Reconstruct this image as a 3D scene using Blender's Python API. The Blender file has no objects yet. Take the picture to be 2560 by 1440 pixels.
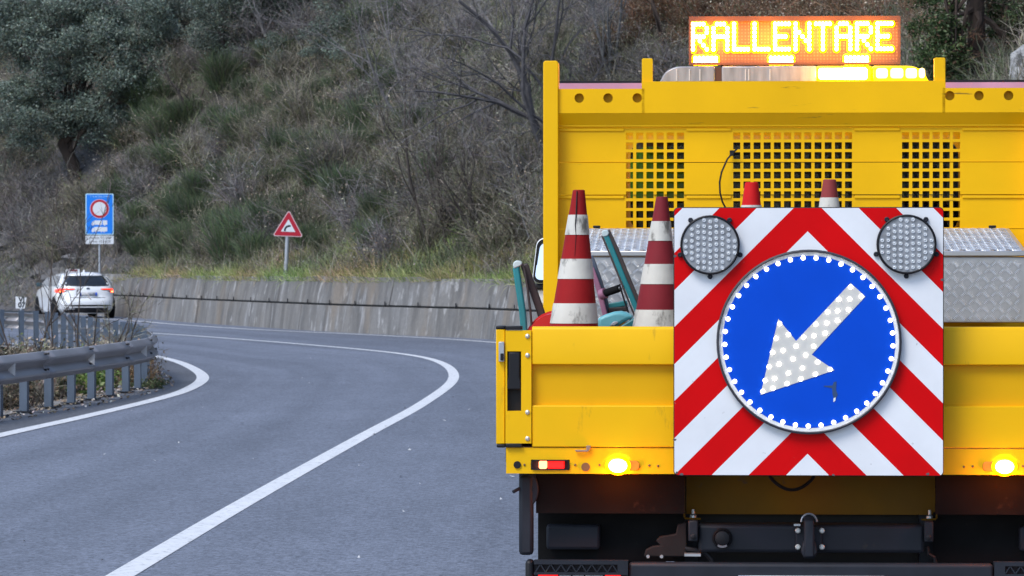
import bpy, math, random
import numpy as np
from mathutils import Vector, Matrix, noise
from mathutils.bvhtree import BVHTree

SC = bpy.context.scene
COL = SC.collection
R = math.radians
rnd = random.Random(7)
nrng = np.random.default_rng(11)

# ------------------------------------------------------------------ camera, sky, sun, exposure
F = 9700.0                      # focal length in pixels of a 2560 wide frame
EYE = Vector((0, 0, 1.65))
PITCH = math.atan(60 / F)       # horizon a little above the frame's middle
cam_d = bpy.data.cameras.new("camera")
cam = bpy.data.objects.new("camera", cam_d)
COL.objects.link(cam)
cam_d.sensor_width = 36.0
cam_d.lens = 36.0 * F / 2560
cam_d.clip_start = 0.5
cam_d.clip_end = 3000
cam.location = EYE
cam.rotation_euler = (R(90) - PITCH, 0, 0)
SC.camera = cam
cam_d.dof.use_dof = True
cam_d.dof.focus_distance = 14.0
cam_d.dof.aperture_fstop = 26.0

SUN_EL, SUN_AZ = 52.0, 222.0    # sun high behind the camera, a little to the left (azimuth clockwise from +Y)
world = bpy.data.worlds.new("World")
SC.world = world
world.use_nodes = True
wn = world.node_tree
bg = wn.nodes["Background"]
sky = wn.nodes.new("ShaderNodeTexSky")
sky.sky_type = 'NISHITA'
sky.sun_disc = False
sky.sun_elevation = R(SUN_EL)
sky.sun_rotation = R(SUN_AZ)
sky.air_density = 1.0
sky.dust_density = 1.0
sky.ozone_density = 1.0
wn.links.new(sky.outputs[0], bg.inputs[0])
bg.inputs[1].default_value = 0.15

sun_d = bpy.data.lights.new("sun", 'SUN')
sun_d.energy = 1.5
sun_d.angle = R(25)
sun_d.color = (1.0, 0.97, 0.93)
sun = bpy.data.objects.new("sun", sun_d)
COL.objects.link(sun)
sdir = Vector((math.sin(R(SUN_AZ)) * math.cos(R(SUN_EL)), math.cos(R(SUN_AZ)) * math.cos(R(SUN_EL)), math.sin(R(SUN_EL))))
sun.rotation_euler = sdir.to_track_quat('Z', 'Y').to_euler()

SC.view_settings.view_transform = 'Standard'
SC.view_settings.look = 'None'
SC.view_settings.exposure = 0.66
SC.view_settings.gamma = 1.0
SC.view_settings.use_curve_mapping = False
SC.render.engine = 'CYCLES'
SC.cycles.max_bounces = 8
SC.cycles.sample_clamp_indirect = 6.0
SC.cycles.use_denoising = True

# ------------------------------------------------------------------ helpers
def ray(px, py):
    zc = -(py - 720) / F
    return Vector(((px - 1280) / F, math.cos(PITCH) + zc * math.sin(PITCH), zc * math.cos(PITCH) - math.sin(PITCH)))

def at_depth(px, py, D):
    d = ray(px, py)
    return EYE + d * (D / d.y)

def on_ground(px, py, z=0.0):
    d = ray(px, py)
    return EYE + d * ((z - EYE.z) / d.z)

class MB:
    """collects shapes, builds ONE mesh object"""
    def __init__(self):
        self.v, self.f, self.c = [], [], []
    def add(self, vs, fs):
        b = len(self.v)
        self.v += [tuple(p) for p in vs]
        self.f += [tuple(i + b for i in f) for f in fs]
        return self
    def box(self, x0, x1, y0, y1, z0, z1):
        return self.add([(x0, y0, z0), (x1, y0, z0), (x1, y1, z0), (x0, y1, z0), (x0, y0, z1), (x1, y0, z1), (x1, y1, z1), (x0, y1, z1)],
                        [(0, 3, 2, 1), (4, 5, 6, 7), (0, 1, 5, 4), (1, 2, 6, 5), (2, 3, 7, 6), (3, 0, 4, 7)])
    def prism(self, poly, y0, y1):
        """polygon in x,z extruded along y"""
        n = len(poly)
        vs = [(p[0], y0, p[1]) for p in poly] + [(p[0], y1, p[1]) for p in poly]
        fs = [tuple(range(n)), tuple(range(2 * n - 1, n - 1, -1))]
        fs += [(i, i + n, (i + 1) % n + n, (i + 1) % n) for i in range(n)]
        return self.add(vs, fs)
    def prism_z(self, poly, z0, z1):
        n = len(poly)
        vs = [(p[0], p[1], z0) for p in poly] + [(p[0], p[1], z1) for p in poly]
        fs = [tuple(range(n - 1, -1, -1)), tuple(range(n, 2 * n))]
        fs += [(i, (i + 1) % n, (i + 1) % n + n, i + n) for i in range(n)]
        return self.add(vs, fs)
    def prism_x(self, poly, x0, x1):
        """polygon in y,z extruded along x"""
        n = len(poly)
        vs = [(x0, p[0], p[1]) for p in poly] + [(x1, p[0], p[1]) for p in poly]
        fs = [tuple(range(n)), tuple(range(2 * n - 1, n - 1, -1))]
        fs += [(i, i + n, (i + 1) % n + n, (i + 1) % n) for i in range(n)]
        return self.add(vs, fs)
    def ring(self, outer, inner, y0, y1):
        """frame between two outlines with equal point counts (x,z), extruded along y"""
        n = len(outer)
        vs = [(p[0], y0, p[1]) for p in outer] + [(p[0], y0, p[1]) for p in inner] + [(p[0], y1, p[1]) for p in outer] + [(p[0], y1, p[1]) for p in inner]
        fs = []
        for i in range(n):
            j = (i + 1) % n
            fs += [(i, j, n + j, n + i), (2 * n + j, 2 * n + i, 3 * n + i, 3 * n + j), (i, 2 * n + i, 2 * n + j, j), (n + j, 3 * n + j, 3 * n + i, n + i)]
        return self.add(vs, fs)
    def tube(self, pts, rad, n=6, cap=True, squash=1.0):
        pts = [Vector(p) for p in pts]
        k = len(pts)
        if not hasattr(rad, '__len__'):
            rad = [rad] * k
        vs = []
        t0 = (pts[1] - pts[0]).normalized()
        ref = Vector((0, 0, 1)) if abs(t0.z) < 0.9 else Vector((1, 0, 0))
        a = t0.cross(ref).normalized()
        for i in range(k):
            t = (pts[min(i + 1, k - 1)] - pts[max(i - 1, 0)]).normalized()
            a = (a - t * a.dot(t)).normalized()
            b = t.cross(a)
            for j in range(n):
                w = 2 * math.pi * j / n
                vs.append(pts[i] + a * (math.cos(w) * rad[i]) + b * (math.sin(w) * rad[i] * squash))
        fs = [(i * n + j, i * n + (j + 1) % n, (i + 1) * n + (j + 1) % n, (i + 1) * n + j) for i in range(k - 1) for j in range(n)]
        if cap:
            fs += [tuple(range(n - 1, -1, -1)), tuple(range((k - 1) * n, k * n))]
        return self.add(vs, fs)
    def cyl(self, c, axis, r, h, n=16, r2=None):
        c = Vector(c); ax = Vector(axis).normalized()
        return self.tube([c, c + ax * h], [r, r if r2 is None else r2], n)
    def lathe(self, prof, n=24, c=(0, 0, 0), axis='z', lean=(0, 0)):
        vs = []
        for (r, h) in prof:
            for j in range(n):
                w = 2 * math.pi * j / n
                p = (r * math.cos(w), r * math.sin(w), h)
                if axis == 'y':
                    p = (p[0], h, p[1])
                elif axis == 'x':
                    p = (h, p[0], p[1])
                vs.append((c[0] + p[0] + lean[0] * h, c[1] + p[1] + lean[1] * h, c[2] + p[2]))
        m = len(prof)
        fs = [(i * n + j, i * n + (j + 1) % n, (i + 1) * n + (j + 1) % n, (i + 1) * n + j) for i in range(m - 1) for j in range(n)]
        fs += [tuple(range(n - 1, -1, -1)), tuple(range((m - 1) * n, m * n))]
        return self.add(vs, fs)
    def build(self, name, mat, parent=None, bevel=0, smooth=False, recalc=True, kind=None, seg=2):
        me = bpy.data.meshes.new(name)
        me.from_pydata(self.v, [], self.f)
        if recalc:
            import bmesh
            bm = bmesh.new(); bm.from_mesh(me)
            bmesh.ops.recalc_face_normals(bm, faces=bm.faces)
            bm.to_mesh(me); bm.free()
        me.materials.append(mat)
        if smooth:
            me.shade_smooth()
            me.set_sharp_from_angle(angle=R(40))
        o = link(name, me, parent, kind)
        if bevel:
            b = o.modifiers.new("bevel", 'BEVEL')
            b.width = bevel; b.segments = seg; b.limit_method = 'ANGLE'; b.angle_limit = R(40)
            if not smooth:
                me.shade_smooth(); me.set_sharp_from_angle(angle=R(60))
        return o

def link(name, data, parent=None, kind=None):
    o = bpy.data.objects.new(name, data)
    COL.objects.link(o)
    if parent is not None:
        o.parent = parent
    if kind:
        o['kind'] = kind
    return o

def tag(o, label=None, cat=None, group=None, kind=None):
    if label: o['label'] = label
    if cat: o['category'] = cat
    if group: o['group'] = group
    if kind: o['kind'] = kind
    return o

def thing(name, label, cat, loc=(0, 0, 0), rz=0.0, group=None):
    o = bpy.data.objects.new(name, None)
    COL.objects.link(o)
    o.empty_display_size = 0.2
    o.location = loc
    o.rotation_euler = (0, 0, rz)
    return tag(o, label, cat, group)

def dup_part(o, loc=None, parent=None):
    c = o.copy(); COL.objects.link(c)
    if parent is not None: c.parent = parent
    if loc is not None: c.location = loc
    return c

def fast_mesh(name, V, tris, cols=None, mat=None, smooth=False):
    """numpy mesh with an optional per-vertex colour 'Col'"""
    me = bpy.data.meshes.new(name)
    V = np.asarray(V, np.float32); T = np.asarray(tris, np.int32)
    k = T.shape[1]
    me.vertices.add(len(V)); me.vertices.foreach_set("co", V.ravel())
    me.loops.add(T.size); me.loops.foreach_set("vertex_index", T.ravel())
    me.polygons.add(len(T))
    me.polygons.foreach_set("loop_start", np.arange(0, T.size, k, dtype=np.int32))
    me.polygons.foreach_set("loop_total", np.full(len(T), k, np.int32))
    me.update(calc_edges=True)
    if cols is not None:
        a = me.color_attributes.new("Col", 'FLOAT_COLOR', 'POINT')
        c4 = np.ones((len(V), 4), np.float32); c4[:, :3] = cols
        a.data.foreach_set("color", c4.ravel())
    if mat: me.materials.append(mat)
    if smooth: me.shade_smooth()
    return me

def rounded(x0, x1, z0, z1, r, n=5):
    p = []
    for (cx, cz, a0) in ((x1 - r, z0 + r, -90), (x1 - r, z1 - r, 0), (x0 + r, z1 - r, 90), (x0 + r, z0 + r, 180)):
        for i in range(n + 1):
            a = R(a0 + 90 * i / n)
            p.append((cx + r * math.cos(a), cz + r * math.sin(a)))
    return p

def circle(cx, cz, r, n=32):
    return [(cx + r * math.cos(2 * math.pi * i / n), cz + r * math.sin(2 * math.pi * i / n)) for i in range(n)]

def smooth_path(pts, step):
    """Catmull-Rom through pts, resampled at equal steps; numpy n x 2"""
    P = [np.array(p, float) for p in pts]
    P = [2 * P[0] - P[1]] + P + [2 * P[-1] - P[-2]]
    out = []
    for i in range(1, len(P) - 2):
        for t in np.linspace(0, 1, 24, endpoint=False):
            a, b, c, d = P[i - 1], P[i], P[i + 1], P[i + 2]
            out.append(0.5 * (2 * b + (c - a) * t + (2 * a - 5 * b + 4 * c - d) * t * t + (3 * b - a - 3 * c + d) * t ** 3))
    out.append(P[-2])
    Q = np.array(out)
    for _ in range(12):
        Q[1:-1] = 0.25 * Q[:-2] + 0.5 * Q[1:-1] + 0.25 * Q[2:]
    s = np.concatenate([[0], np.cumsum(np.linalg.norm(np.diff(Q, axis=0), axis=1))])
    n = max(2, int(round(s[-1] / step)))
    u = np.linspace(0, s[-1], n + 1)
    return np.stack([np.interp(u, s, Q[:, i]) for i in range(Q.shape[1])], 1)

def normals2(P):
    t = np.gradient(P, axis=0)
    t /= np.linalg.norm(t, axis=1)[:, None]
    return t, np.stack([t[:, 1], -t[:, 0]], 1)    # tangent, right-hand normal

# ------------------------------------------------------------------ materials
def nodes_of(m):
    m.use_nodes = True
    return m.node_tree.nodes, m.node_tree.links, m.node_tree.nodes["Principled BSDF"]

def add(n, t, **kw):
    x = n.new(t)
    for k, v in kw.items():
        setattr(x, k, v)
    return x

def M(name, col, rough=0.5, metal=0.0, var=0.0, vscale=6.0, bump=0.0, bscale=60.0, dirt=None, coat=0.0, spec=0.5, stretch=(1, 1, 1), bdist=0.01):
    """painted / raw surface: noise variation of the colour, optional dirt=(colour, amount, scale), fine relief"""
    m = bpy.data.materials.new(name)
    n, l, p = nodes_of(m)
    p.inputs["Base Color"].default_value = (*col, 1)
    p.inputs["Roughness"].default_value = rough
    p.inputs["Metallic"].default_value = metal
    p.inputs["Coat Weight"].default_value = coat
    p.inputs["Specular IOR Level"].default_value = spec
    tc = add(n, "ShaderNodeTexCoord")
    mp = add(n, "ShaderNodeMapping"); mp.inputs["Scale"].default_value = stretch
    l.new(tc.outputs["Object"], mp.inputs[0])
    cur = None
    if var:
        t = add(n, "ShaderNodeTexNoise"); t.inputs["Scale"].default_value = vscale; t.inputs["Detail"].default_value = 6
        l.new(mp.outputs[0], t.inputs["Vector"])
        mr = add(n, "ShaderNodeMapRange"); mr.inputs[1].default_value = 0.3; mr.inputs[2].default_value = 0.7
        mr.inputs[3].default_value = 1 - var; mr.inputs[4].default_value = 1 + var * 0.6
        l.new(t.outputs["Fac"], mr.inputs[0])
        mx = add(n, "ShaderNodeVectorMath", operation='SCALE'); mx.inputs[0].default_value = col
        l.new(mr.outputs[0], mx.inputs["Scale"])
        cur = mx.outputs[0]
        l.new(cur, p.inputs["Base Color"])
        r2 = add(n, "ShaderNodeMapRange"); r2.inputs[3].default_value = max(0.05, rough - 0.12); r2.inputs[4].default_value = min(1, rough + 0.12)
        l.new(t.outputs["Fac"], r2.inputs[0]); l.new(r2.outputs[0], p.inputs["Roughness"])
    if dirt:
        dc, amount, ds = dirt[:3]
        st = dirt[3] if len(dirt) > 3 else (1, 1, 1)
        m2 = add(n, "ShaderNodeMapping"); m2.inputs["Scale"].default_value = st
        l.new(tc.outputs["Object"], m2.inputs[0])
        t = add(n, "ShaderNodeTexNoise"); t.inputs["Scale"].default_value = ds; t.inputs["Detail"].default_value = 8; t.inputs["Roughness"].default_value = 0.65
        l.new(m2.outputs[0], t.inputs["Vector"])
        mr = add(n, "ShaderNodeMapRange"); mr.inputs[1].default_value = 0.72 - 0.3 * amount; mr.inputs[2].default_value = 0.78 - 0.22 * amount
        mr.inputs[4].default_value = 0.85
        l.new(t.outputs["Fac"], mr.inputs[0])
        mix = add(n, "ShaderNodeMixRGB"); mix.inputs[2].default_value = (*dc, 1)
        if cur: l.new(cur, mix.inputs[1])
        else: mix.inputs[1].default_value = (*col, 1)
        l.new(mr.outputs[0], mix.inputs[0]); l.new(mix.outputs[0], p.inputs["Base Color"])
    if bump:
        t = add(n, "ShaderNodeTexNoise"); t.inputs["Scale"].default_value = bscale; t.inputs["Detail"].default_value = 5
        l.new(mp.outputs[0], t.inputs["Vector"])
        b = add(n, "ShaderNodeBump"); b.inputs["Strength"].default_value = bump; b.inputs["Distance"].default_value = bdist
        l.new(t.outputs["Fac"], b.inputs["Height"]); l.new(b.outputs[0], p.inputs["Normal"])
    return m

def E(name, col, strength, base=None):
    m = bpy.data.materials.new(name)
    n, l, p = nodes_of(m)
    p.inputs["Base Color"].default_value = (*(base or col), 1)
    p.inputs["Emission Color"].default_value = (*col, 1)
    p.inputs["Emission Strength"].default_value = strength
    p.inputs["Roughness"].default_value = 0.3
    return m

def glass(name, tint=(0.9, 0.92, 0.93), refl=0.15, rough=0.03, ior=1.5):
    m = bpy.data.materials.new(name); m.use_nodes = True
    n, l = m.node_tree.nodes, m.node_tree.links
    n.remove(n["Principled BSDF"]); out = n["Material Output"]
    t = add(n, "ShaderNodeBsdfTransparent"); t.inputs[0].default_value = (*tint, 1)
    g = add(n, "ShaderNodeBsdfGlossy"); g.inputs["Roughness"].default_value = rough
    fr = add(n, "ShaderNodeFresnel"); fr.inputs[0].default_value = ior
    mx = add(n, "ShaderNodeMixShader")
    ad = add(n, "ShaderNodeMath", operation='ADD'); ad.inputs[1].default_value = refl * 0.3
    l.new(fr.outputs[0], ad.inputs[0]); l.new(ad.outputs[0], mx.inputs[0]); l.new(t.outputs[0], mx.inputs[1]); l.new(g.outputs[0], mx.inputs[2])
    l.new(mx.outputs[0], out.inputs[0])
    return m

def leafmat(name, rough=0.7, trans=0.25, gain=1.0):
    """foliage: the 'Col' attribute times a small random change per plant"""
    m = bpy.data.materials.new(name)
    n, l, p = nodes_of(m)
    at = add(n, "ShaderNodeAttribute"); at.attribute_name = "Col"
    oi = add(n, "ShaderNodeObjectInfo")
    mr = add(n, "ShaderNodeMapRange"); mr.inputs[3].default_value = 0.75 * gain; mr.inputs[4].default_value = 1.25 * gain
    l.new(oi.outputs["Random"], mr.inputs[0])
    sc = add(n, "ShaderNodeVectorMath", operation='SCALE'); l.new(at.outputs["Color"], sc.inputs[0]); l.new(mr.outputs[0], sc.inputs["Scale"])
    l.new(sc.outputs[0], p.inputs["Base Color"])
    p.inputs["Roughness"].default_value = rough
    p.inputs["Specular IOR Level"].default_value = 0.25
    out = n["Material Output"]
    if trans:
        tr = add(n, "ShaderNodeBsdfTranslucent"); l.new(sc.outputs[0], tr.inputs[0])
        mx = add(n, "ShaderNodeMixShader"); mx.inputs[0].default_value = trans
        l.new(p.outputs[0], mx.inputs[1]); l.new(tr.outputs[0], mx.inputs[2]); l.new(mx.outputs[0], out.inputs[0])
    return m

def text(body, size, parent, mat, loc, name="lettering", align='CENTER', sx=1.0, bold=0.0):
    c = bpy.data.curves.new(name, 'FONT')
    c.body = body; c.size = size; c.align_x = align; c.align_y = 'CENTER'
    c.extrude = 0.0008; c.offset = bold
    tmp = bpy.data.objects.new("text_source", c); COL.objects.link(tmp)
    bpy.context.view_layer.update()
    me = bpy.data.meshes.new_from_object(tmp.evaluated_get(bpy.context.evaluated_depsgraph_get()))
    bpy.data.objects.remove(tmp); bpy.data.curves.remove(c)
    me.materials.clear(); me.materials.append(mat)
    o = link(name, me, parent)
    o.location = loc
    o.rotation_euler = (R(90), 0, 0)
    o.scale = (sx, 1, 1)
    return o

YEL = M("yellow_paint", (0.88, 0.49, 0.0), 0.45, spec=.22, var=0.05, vscale=3, bump=0.04, bscale=25, dirt=((0.42, 0.23, 0.015), 0.38, 7, (1, 1, .3)))
YELR = M("yellow_more_orange", (0.78, 0.41, 0.0), 0.5, spec=.2, var=0.05, vscale=3, bump=0.04, bscale=25)  # slightly darker, more orange yellow for the recessed board
YELW = M("yellow_paint_worn", (0.89, 0.49, 0.0), 0.48, spec=.2, var=0.09, vscale=2.5, bump=0.05, bscale=18, dirt=((0.16, 0.10, 0.02), 0.24, 6, (0.6, 1, 7)))
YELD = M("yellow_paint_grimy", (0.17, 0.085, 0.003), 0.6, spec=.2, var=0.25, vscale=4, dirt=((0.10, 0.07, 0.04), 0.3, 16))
BLK = M("black_plastic", (0.010, 0.010, 0.013), 0.5, spec=.3, var=0.2, vscale=9)
RUB = M("black_rubber", (0.010, 0.010, 0.011), 0.9, spec=.15, var=0.3, vscale=12, dirt=((0.035, 0.03, 0.027), 0.3, 9))
SKIRT = M("grimy_skirt", (0.008, 0.006, 0.006), 0.8, spec=.1, var=0.4, vscale=6, dirt=((0.03, 0.02, 0.016), 0.3, 9))
CHAS = M("chassis_paint", (0.016, 0.019, 0.028), 0.6, spec=.3, var=0.3, vscale=8, dirt=((0.04, 0.035, 0.03), 0.22, 12))
ZINC = M("zinc_steel", (0.45, 0.47, 0.5), 0.4, 0.7, var=0.15, vscale=20)
WHT = M("white_sheet", (0.78, 0.79, 0.80), 0.35, var=0.06, vscale=7, dirt=((0.35, 0.33, 0.3), 0.07, 18))
PINK = M("faded_pink_trim", (0.62, 0.33, 0.48), 0.6, var=0.12, vscale=8)
GALV = M("galvanised_post", (0.13, 0.17, 0.23), 0.55, 0.3, var=0.3, vscale=2.2, dirt=((0.22, 0.15, 0.08), 0.08, 7))
BEAM = M("galvanised_rail", (0.30, 0.29, 0.305), 0.42, 0.2, var=0.18, vscale=1.4, dirt=((0.24, 0.18, 0.13), 0.16, 2.2))
ALU = M("tread_aluminium", (0.46, 0.46, 0.47), 0.38, 0.6, var=0.15, vscale=5, dirt=((0.30, 0.27, 0.23), 0.12, 7))
ALUH = M("bright_tread_ribs", (0.90, 0.90, 0.91), 0.22, 0.85, var=0.08, vscale=9)  # polished ribs; their bright reflections are also put into the pale colour
# ------------------------------------------------------------------ plan of the place (metres; camera at the origin looking along +Y)
CENTRE = smooth_path([(-2.9, -6), (-2.5, 8), (-2.07, 20.5), (-1.84, 27), (-1.42, 37.3), (-1.05, 46), (-0.84, 56), (-1.2, 65), (-2.06, 71.4), (-3.87, 78.3), (-5.96, 85), (-8.38, 92), (-12.3, 101), (-18, 111), (-27, 122), (-40, 133)], 0.5)
INNER = smooth_path([(-6.6, -6), (-6.1, 15), (-5.45, 28), (-4.92, 37.3), (-4.63, 41.6), (-4.33, 47.1), (-4.26, 51), (-4.46, 56), (-5.06, 61.4), (-5.9, 66.9), (-7.0, 71.8), (-8.9, 77), (-12, 83), (-17, 90), (-26, 99), (-40, 108)], 0.5)
OUTER = smooth_path([(2.2, -6), (2.6, 13), (3.1, 28), (3.2, 42), (2.8, 56), (1.6, 70), (-0.35, 81.5), (-3.2, 90), (-6.44, 97.6), (-9.2, 106), (-12.2, 116), (-19, 127), (-29, 139), (-44, 151)], 0.5)
WALL = smooth_path([(4.6, -12), (5, 12), (5, 30), (4.8, 44), (4.2, 56), (3.2, 66), (1.7, 76), (-0.37, 85), (-2.1, 89), (-4.17, 94), (-6.7, 102), (-9.7, 112), (-12.4, 122), (-19, 135.5), (-30, 148), (-45, 161), (-62, 172)], 0.6)
RAIL = smooth_path([(-8.2, -6), (-7.4, 12), (-6.45, 28), (-5.75, 38), (-5.4, 42), (-5.0, 47), (-4.84, 51.5), (-5.3, 56.5), (-6.1, 61.5), (-6.95, 65.5), (-8.05, 71), (-9.3, 76.0), (-10.9, 79.4), (-13.6, 83.6), (-18.5, 90), (-27, 98), (-40, 106)], 0.25)

def strip(name, left, right, z, mat, n=160, kind='structure', zr=None):
    def res(P):
        s = np.concatenate([[0], np.cumsum(np.linalg.norm(np.diff(P, axis=0), axis=1))]); u = np.linspace(0, s[-1], n)
        return np.stack([np.interp(u, s, P[:, 0]), np.interp(u, s, P[:, 1])], 1)
    a, b = res(left), res(right)
    V = [(*p, z) for p in a] + [(*p, z if zr is None else zr) for p in b]
    T = [(i, n + i, n + i + 1, i + 1) for i in range(n - 1)]
    o = link(name, fast_mesh(name, V, T, mat=mat), None, kind)
    return o

def offs(P, d):
    _, nn = normals2(P)
    return P + nn * d

# --- materials of the setting
def asphalt(name, col, patch):
    m = bpy.data.materials.new(name)
    n, l, p = nodes_of(m)
    tc = add(n, "ShaderNodeTexCoord")
    big = add(n, "ShaderNodeTexNoise"); big.inputs["Scale"].default_value = 0.22; big.inputs["Detail"].default_value = 5
    l.new(tc.outputs["Object"], big.inputs["Vector"])
    mid = add(n, "ShaderNodeTexNoise"); mid.inputs["Scale"].default_value = 2.2; mid.inputs["Detail"].default_value = 7
    mm = add(n, "ShaderNodeMapping"); mm.inputs["Scale"].default_value = (1.6, 0.35, 1); l.new(tc.outputs["Object"], mm.inputs[0]); l.new(mm.outputs[0], mid.inputs["Vector"])
    gr = add(n, "ShaderNodeTexVoronoi"); gr.inputs["Scale"].default_value = 48
    l.new(tc.outputs["Object"], gr.inputs["Vector"])
    fine = add(n, "ShaderNodeTexNoise"); fine.inputs["Scale"].default_value = 120; fine.inputs["Detail"].default_value = 3
    l.new(tc.outputs["Object"], fine.inputs["Vector"])
    a = add(n, "ShaderNodeMapRange"); a.inputs[1].default_value = 0.3; a.inputs[2].default_value = 0.7; a.inputs[3].default_value = 1 - patch; a.inputs[4].default_value = 1 + patch
    l.new(big.outputs["Fac"], a.inputs[0])
    b = add(n, "ShaderNodeMapRange"); b.inputs[1].default_value = 0.3; b.inputs[2].default_value = 0.7; b.inputs[3].default_value = 0.94; b.inputs[4].default_value = 1.06
    l.new(mid.outputs["Fac"], b.inputs[0])
    c = add(n, "ShaderNodeMapRange"); c.inputs[1].default_value = 0.0; c.inputs[2].default_value = 0.9; c.inputs[3].default_value = 0.6; c.inputs[4].default_value = 1.7
    l.new(fine.outputs["Fac"], c.inputs[0])
    sep = add(n, "ShaderNodeSeparateColor"); l.new(gr.outputs["Color"], sep.inputs[0])
    d = add(n, "ShaderNodeMapRange"); d.inputs[1].default_value = 0.0; d.inputs[2].default_value = 1.0; d.inputs[3].default_value = 0.62; d.inputs[4].default_value = 1.5
    l.new(sep.outputs[0], d.inputs[0])
    at = add(n, "ShaderNodeAttribute"); at.attribute_name = "Col"
    sx = add(n, "ShaderNodeSeparateColor"); l.new(at.outputs["Color"], sx.inputs[0])
    cb = add(n, "ShaderNodeCombineXYZ"); l.new(sx.outputs[0], cb.inputs[0]); l.new(sx.outputs[1], cb.inputs[1])
    ms_ = add(n, "ShaderNodeMapping"); ms_.inputs["Scale"].default_value = (13, 5, 1); l.new(cb.outputs[0], ms_.inputs[0])
    tr = add(n, "ShaderNodeTexNoise"); tr.inputs["Scale"].default_value = 1.0; tr.inputs["Detail"].default_value = 3; l.new(ms_.outputs[0], tr.inputs["Vector"])
    e = add(n, "ShaderNodeMapRange"); e.inputs[1].default_value = .3; e.inputs[2].default_value = .7; e.inputs[3].default_value = .83; e.inputs[4].default_value = 1.15; l.new(tr.outputs["Fac"], e.inputs[0])
    x = a.outputs[0]
    for y in (b, c, d, e):
        mu = add(n, "ShaderNodeMath", operation='MULTIPLY'); l.new(x, mu.inputs[0]); l.new(y.outputs[0], mu.inputs[1]); x = mu.outputs[0]
    sc = add(n, "ShaderNodeVectorMath", operation='SCALE'); sc.inputs[0].default_value = col
    l.new(x, sc.inputs["Scale"]); l.new(sc.outputs[0], p.inputs["Base Color"])
    p.inputs["Roughness"].default_value = 0.72
    p.inputs["Specular IOR Level"].default_value = 0.35
    bu = add(n, "ShaderNodeBump"); bu.inputs["Strength"].default_value = 0.5; bu.inputs["Distance"].default_value = 0.006
    l.new(gr.outputs["Distance"], bu.inputs["Height"]); l.new(bu.outputs[0], p.inputs["Normal"])
    return m

ASPH = asphalt("asphalt", (0.118, 0.131, 0.162), 0.07)
ASPH_SH = asphalt("asphalt_shoulder", (0.082, 0.086, 0.098), 0.18)
PAINT = M("road_paint", (0.74, 0.75, 0.76), 0.55, var=0.08, vscale=4, dirt=((0.34, 0.35, 0.37), 0.62, 16), bump=0.2, bscale=90)
LITTER = M("leaf_litter", (0.16, 0.125, 0.095), 0.95, var=0.5, vscale=2.5, dirt=((0.36, 0.31, 0.25), 0.35, 18), bump=0.6, bscale=14, bdist=0.05)
GRND = M("ground_soil", (0.13, 0.11, 0.085), 0.95, var=0.4, vscale=0.7, bump=0.5, bscale=6, bdist=0.05)

def concrete(name, base=0.27):
    m = bpy.data.materials.new(name)
    n, l, p = nodes_of(m)
    tc = add(n, "ShaderNodeTexCoord")
    def nz(scale, st, det=7, rough=0.6):
        mp = add(n, "ShaderNodeMapping"); mp.inputs["Scale"].default_value = st; l.new(tc.outputs["Object"], mp.inputs[0])
        t = add(n, "ShaderNodeTexNoise"); t.inputs["Scale"].default_value = scale; t.inputs["Detail"].default_value = det; t.inputs["Roughness"].default_value = rough
        l.new(mp.outputs[0], t.inputs["Vector"]); return t.outputs["Fac"]
    def rng(s, a, b, c, d):
        r = add(n, "ShaderNodeMapRange"); r.inputs[1].default_value = a; r.inputs[2].default_value = b; r.inputs[3].default_value = c; r.inputs[4].default_value = d
        l.new(s, r.inputs[0]); return r.outputs[0]
    def mix(f, c1, c2):
        x = add(n, "ShaderNodeMixRGB"); l.new(f, x.inputs[0])
        for i, c in ((1, c1), (2, c2)):
            if isinstance(c, tuple): x.inputs[i].default_value = (*c, 1)
            else: l.new(c, x.inputs[i])
        return x.outputs[0]
    c = mix(rng(nz(0.5, (1, 1, 1)), .35, .65, 0, 1), (base * 1.0, base * .93, base * .85), (base, base * .98, base * .97))
    c = mix(rng(nz(1.3, (1.7, 1.2, .2)), .44, .60, 0, .7), c, (base * .42, base * .40, base * .38))          # dark runs of damp
    c = mix(rng(nz(2.4, (1.5, 1.1, .16)), .57, .66, 0, .42), c, (.52, .52, .53))                                # pale lime runs
    c = mix(rng(nz(1.7, (1, 1, .7)), .60, .66, 0, .5), c, (.62, .61, .60))                                      # lime patches
    c = mix(rng(nz(0.9, (1.2, 1, .35)), .54, .66, 0, .65), c, (.24, .19, .14))                                     # rusty brown
    c = mix(rng(nz(14, (1, 1, 1)), .3, .75, 0, .45), c, (base * .5, base * .5, base * .5))
    l.new(c, p.inputs["Base Color"]); p.inputs["Roughness"].default_value = 0.9
    b = add(n, "ShaderNodeBump"); b.inputs["Strength"].default_value = 0.7; b.inputs["Distance"].default_value = 0.03
    l.new(nz(9, (1, 1, .6)), b.inputs["Height"]); l.new(b.outputs[0], p.inputs["Normal"])
    return m
CONC = concrete("stained_concrete", 0.21)
CONC_LOW = concrete("rough_low_concrete", 0.22)
DARKGAP = M("dark_joint", (0.03, 0.028, 0.026), 0.95)

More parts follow.
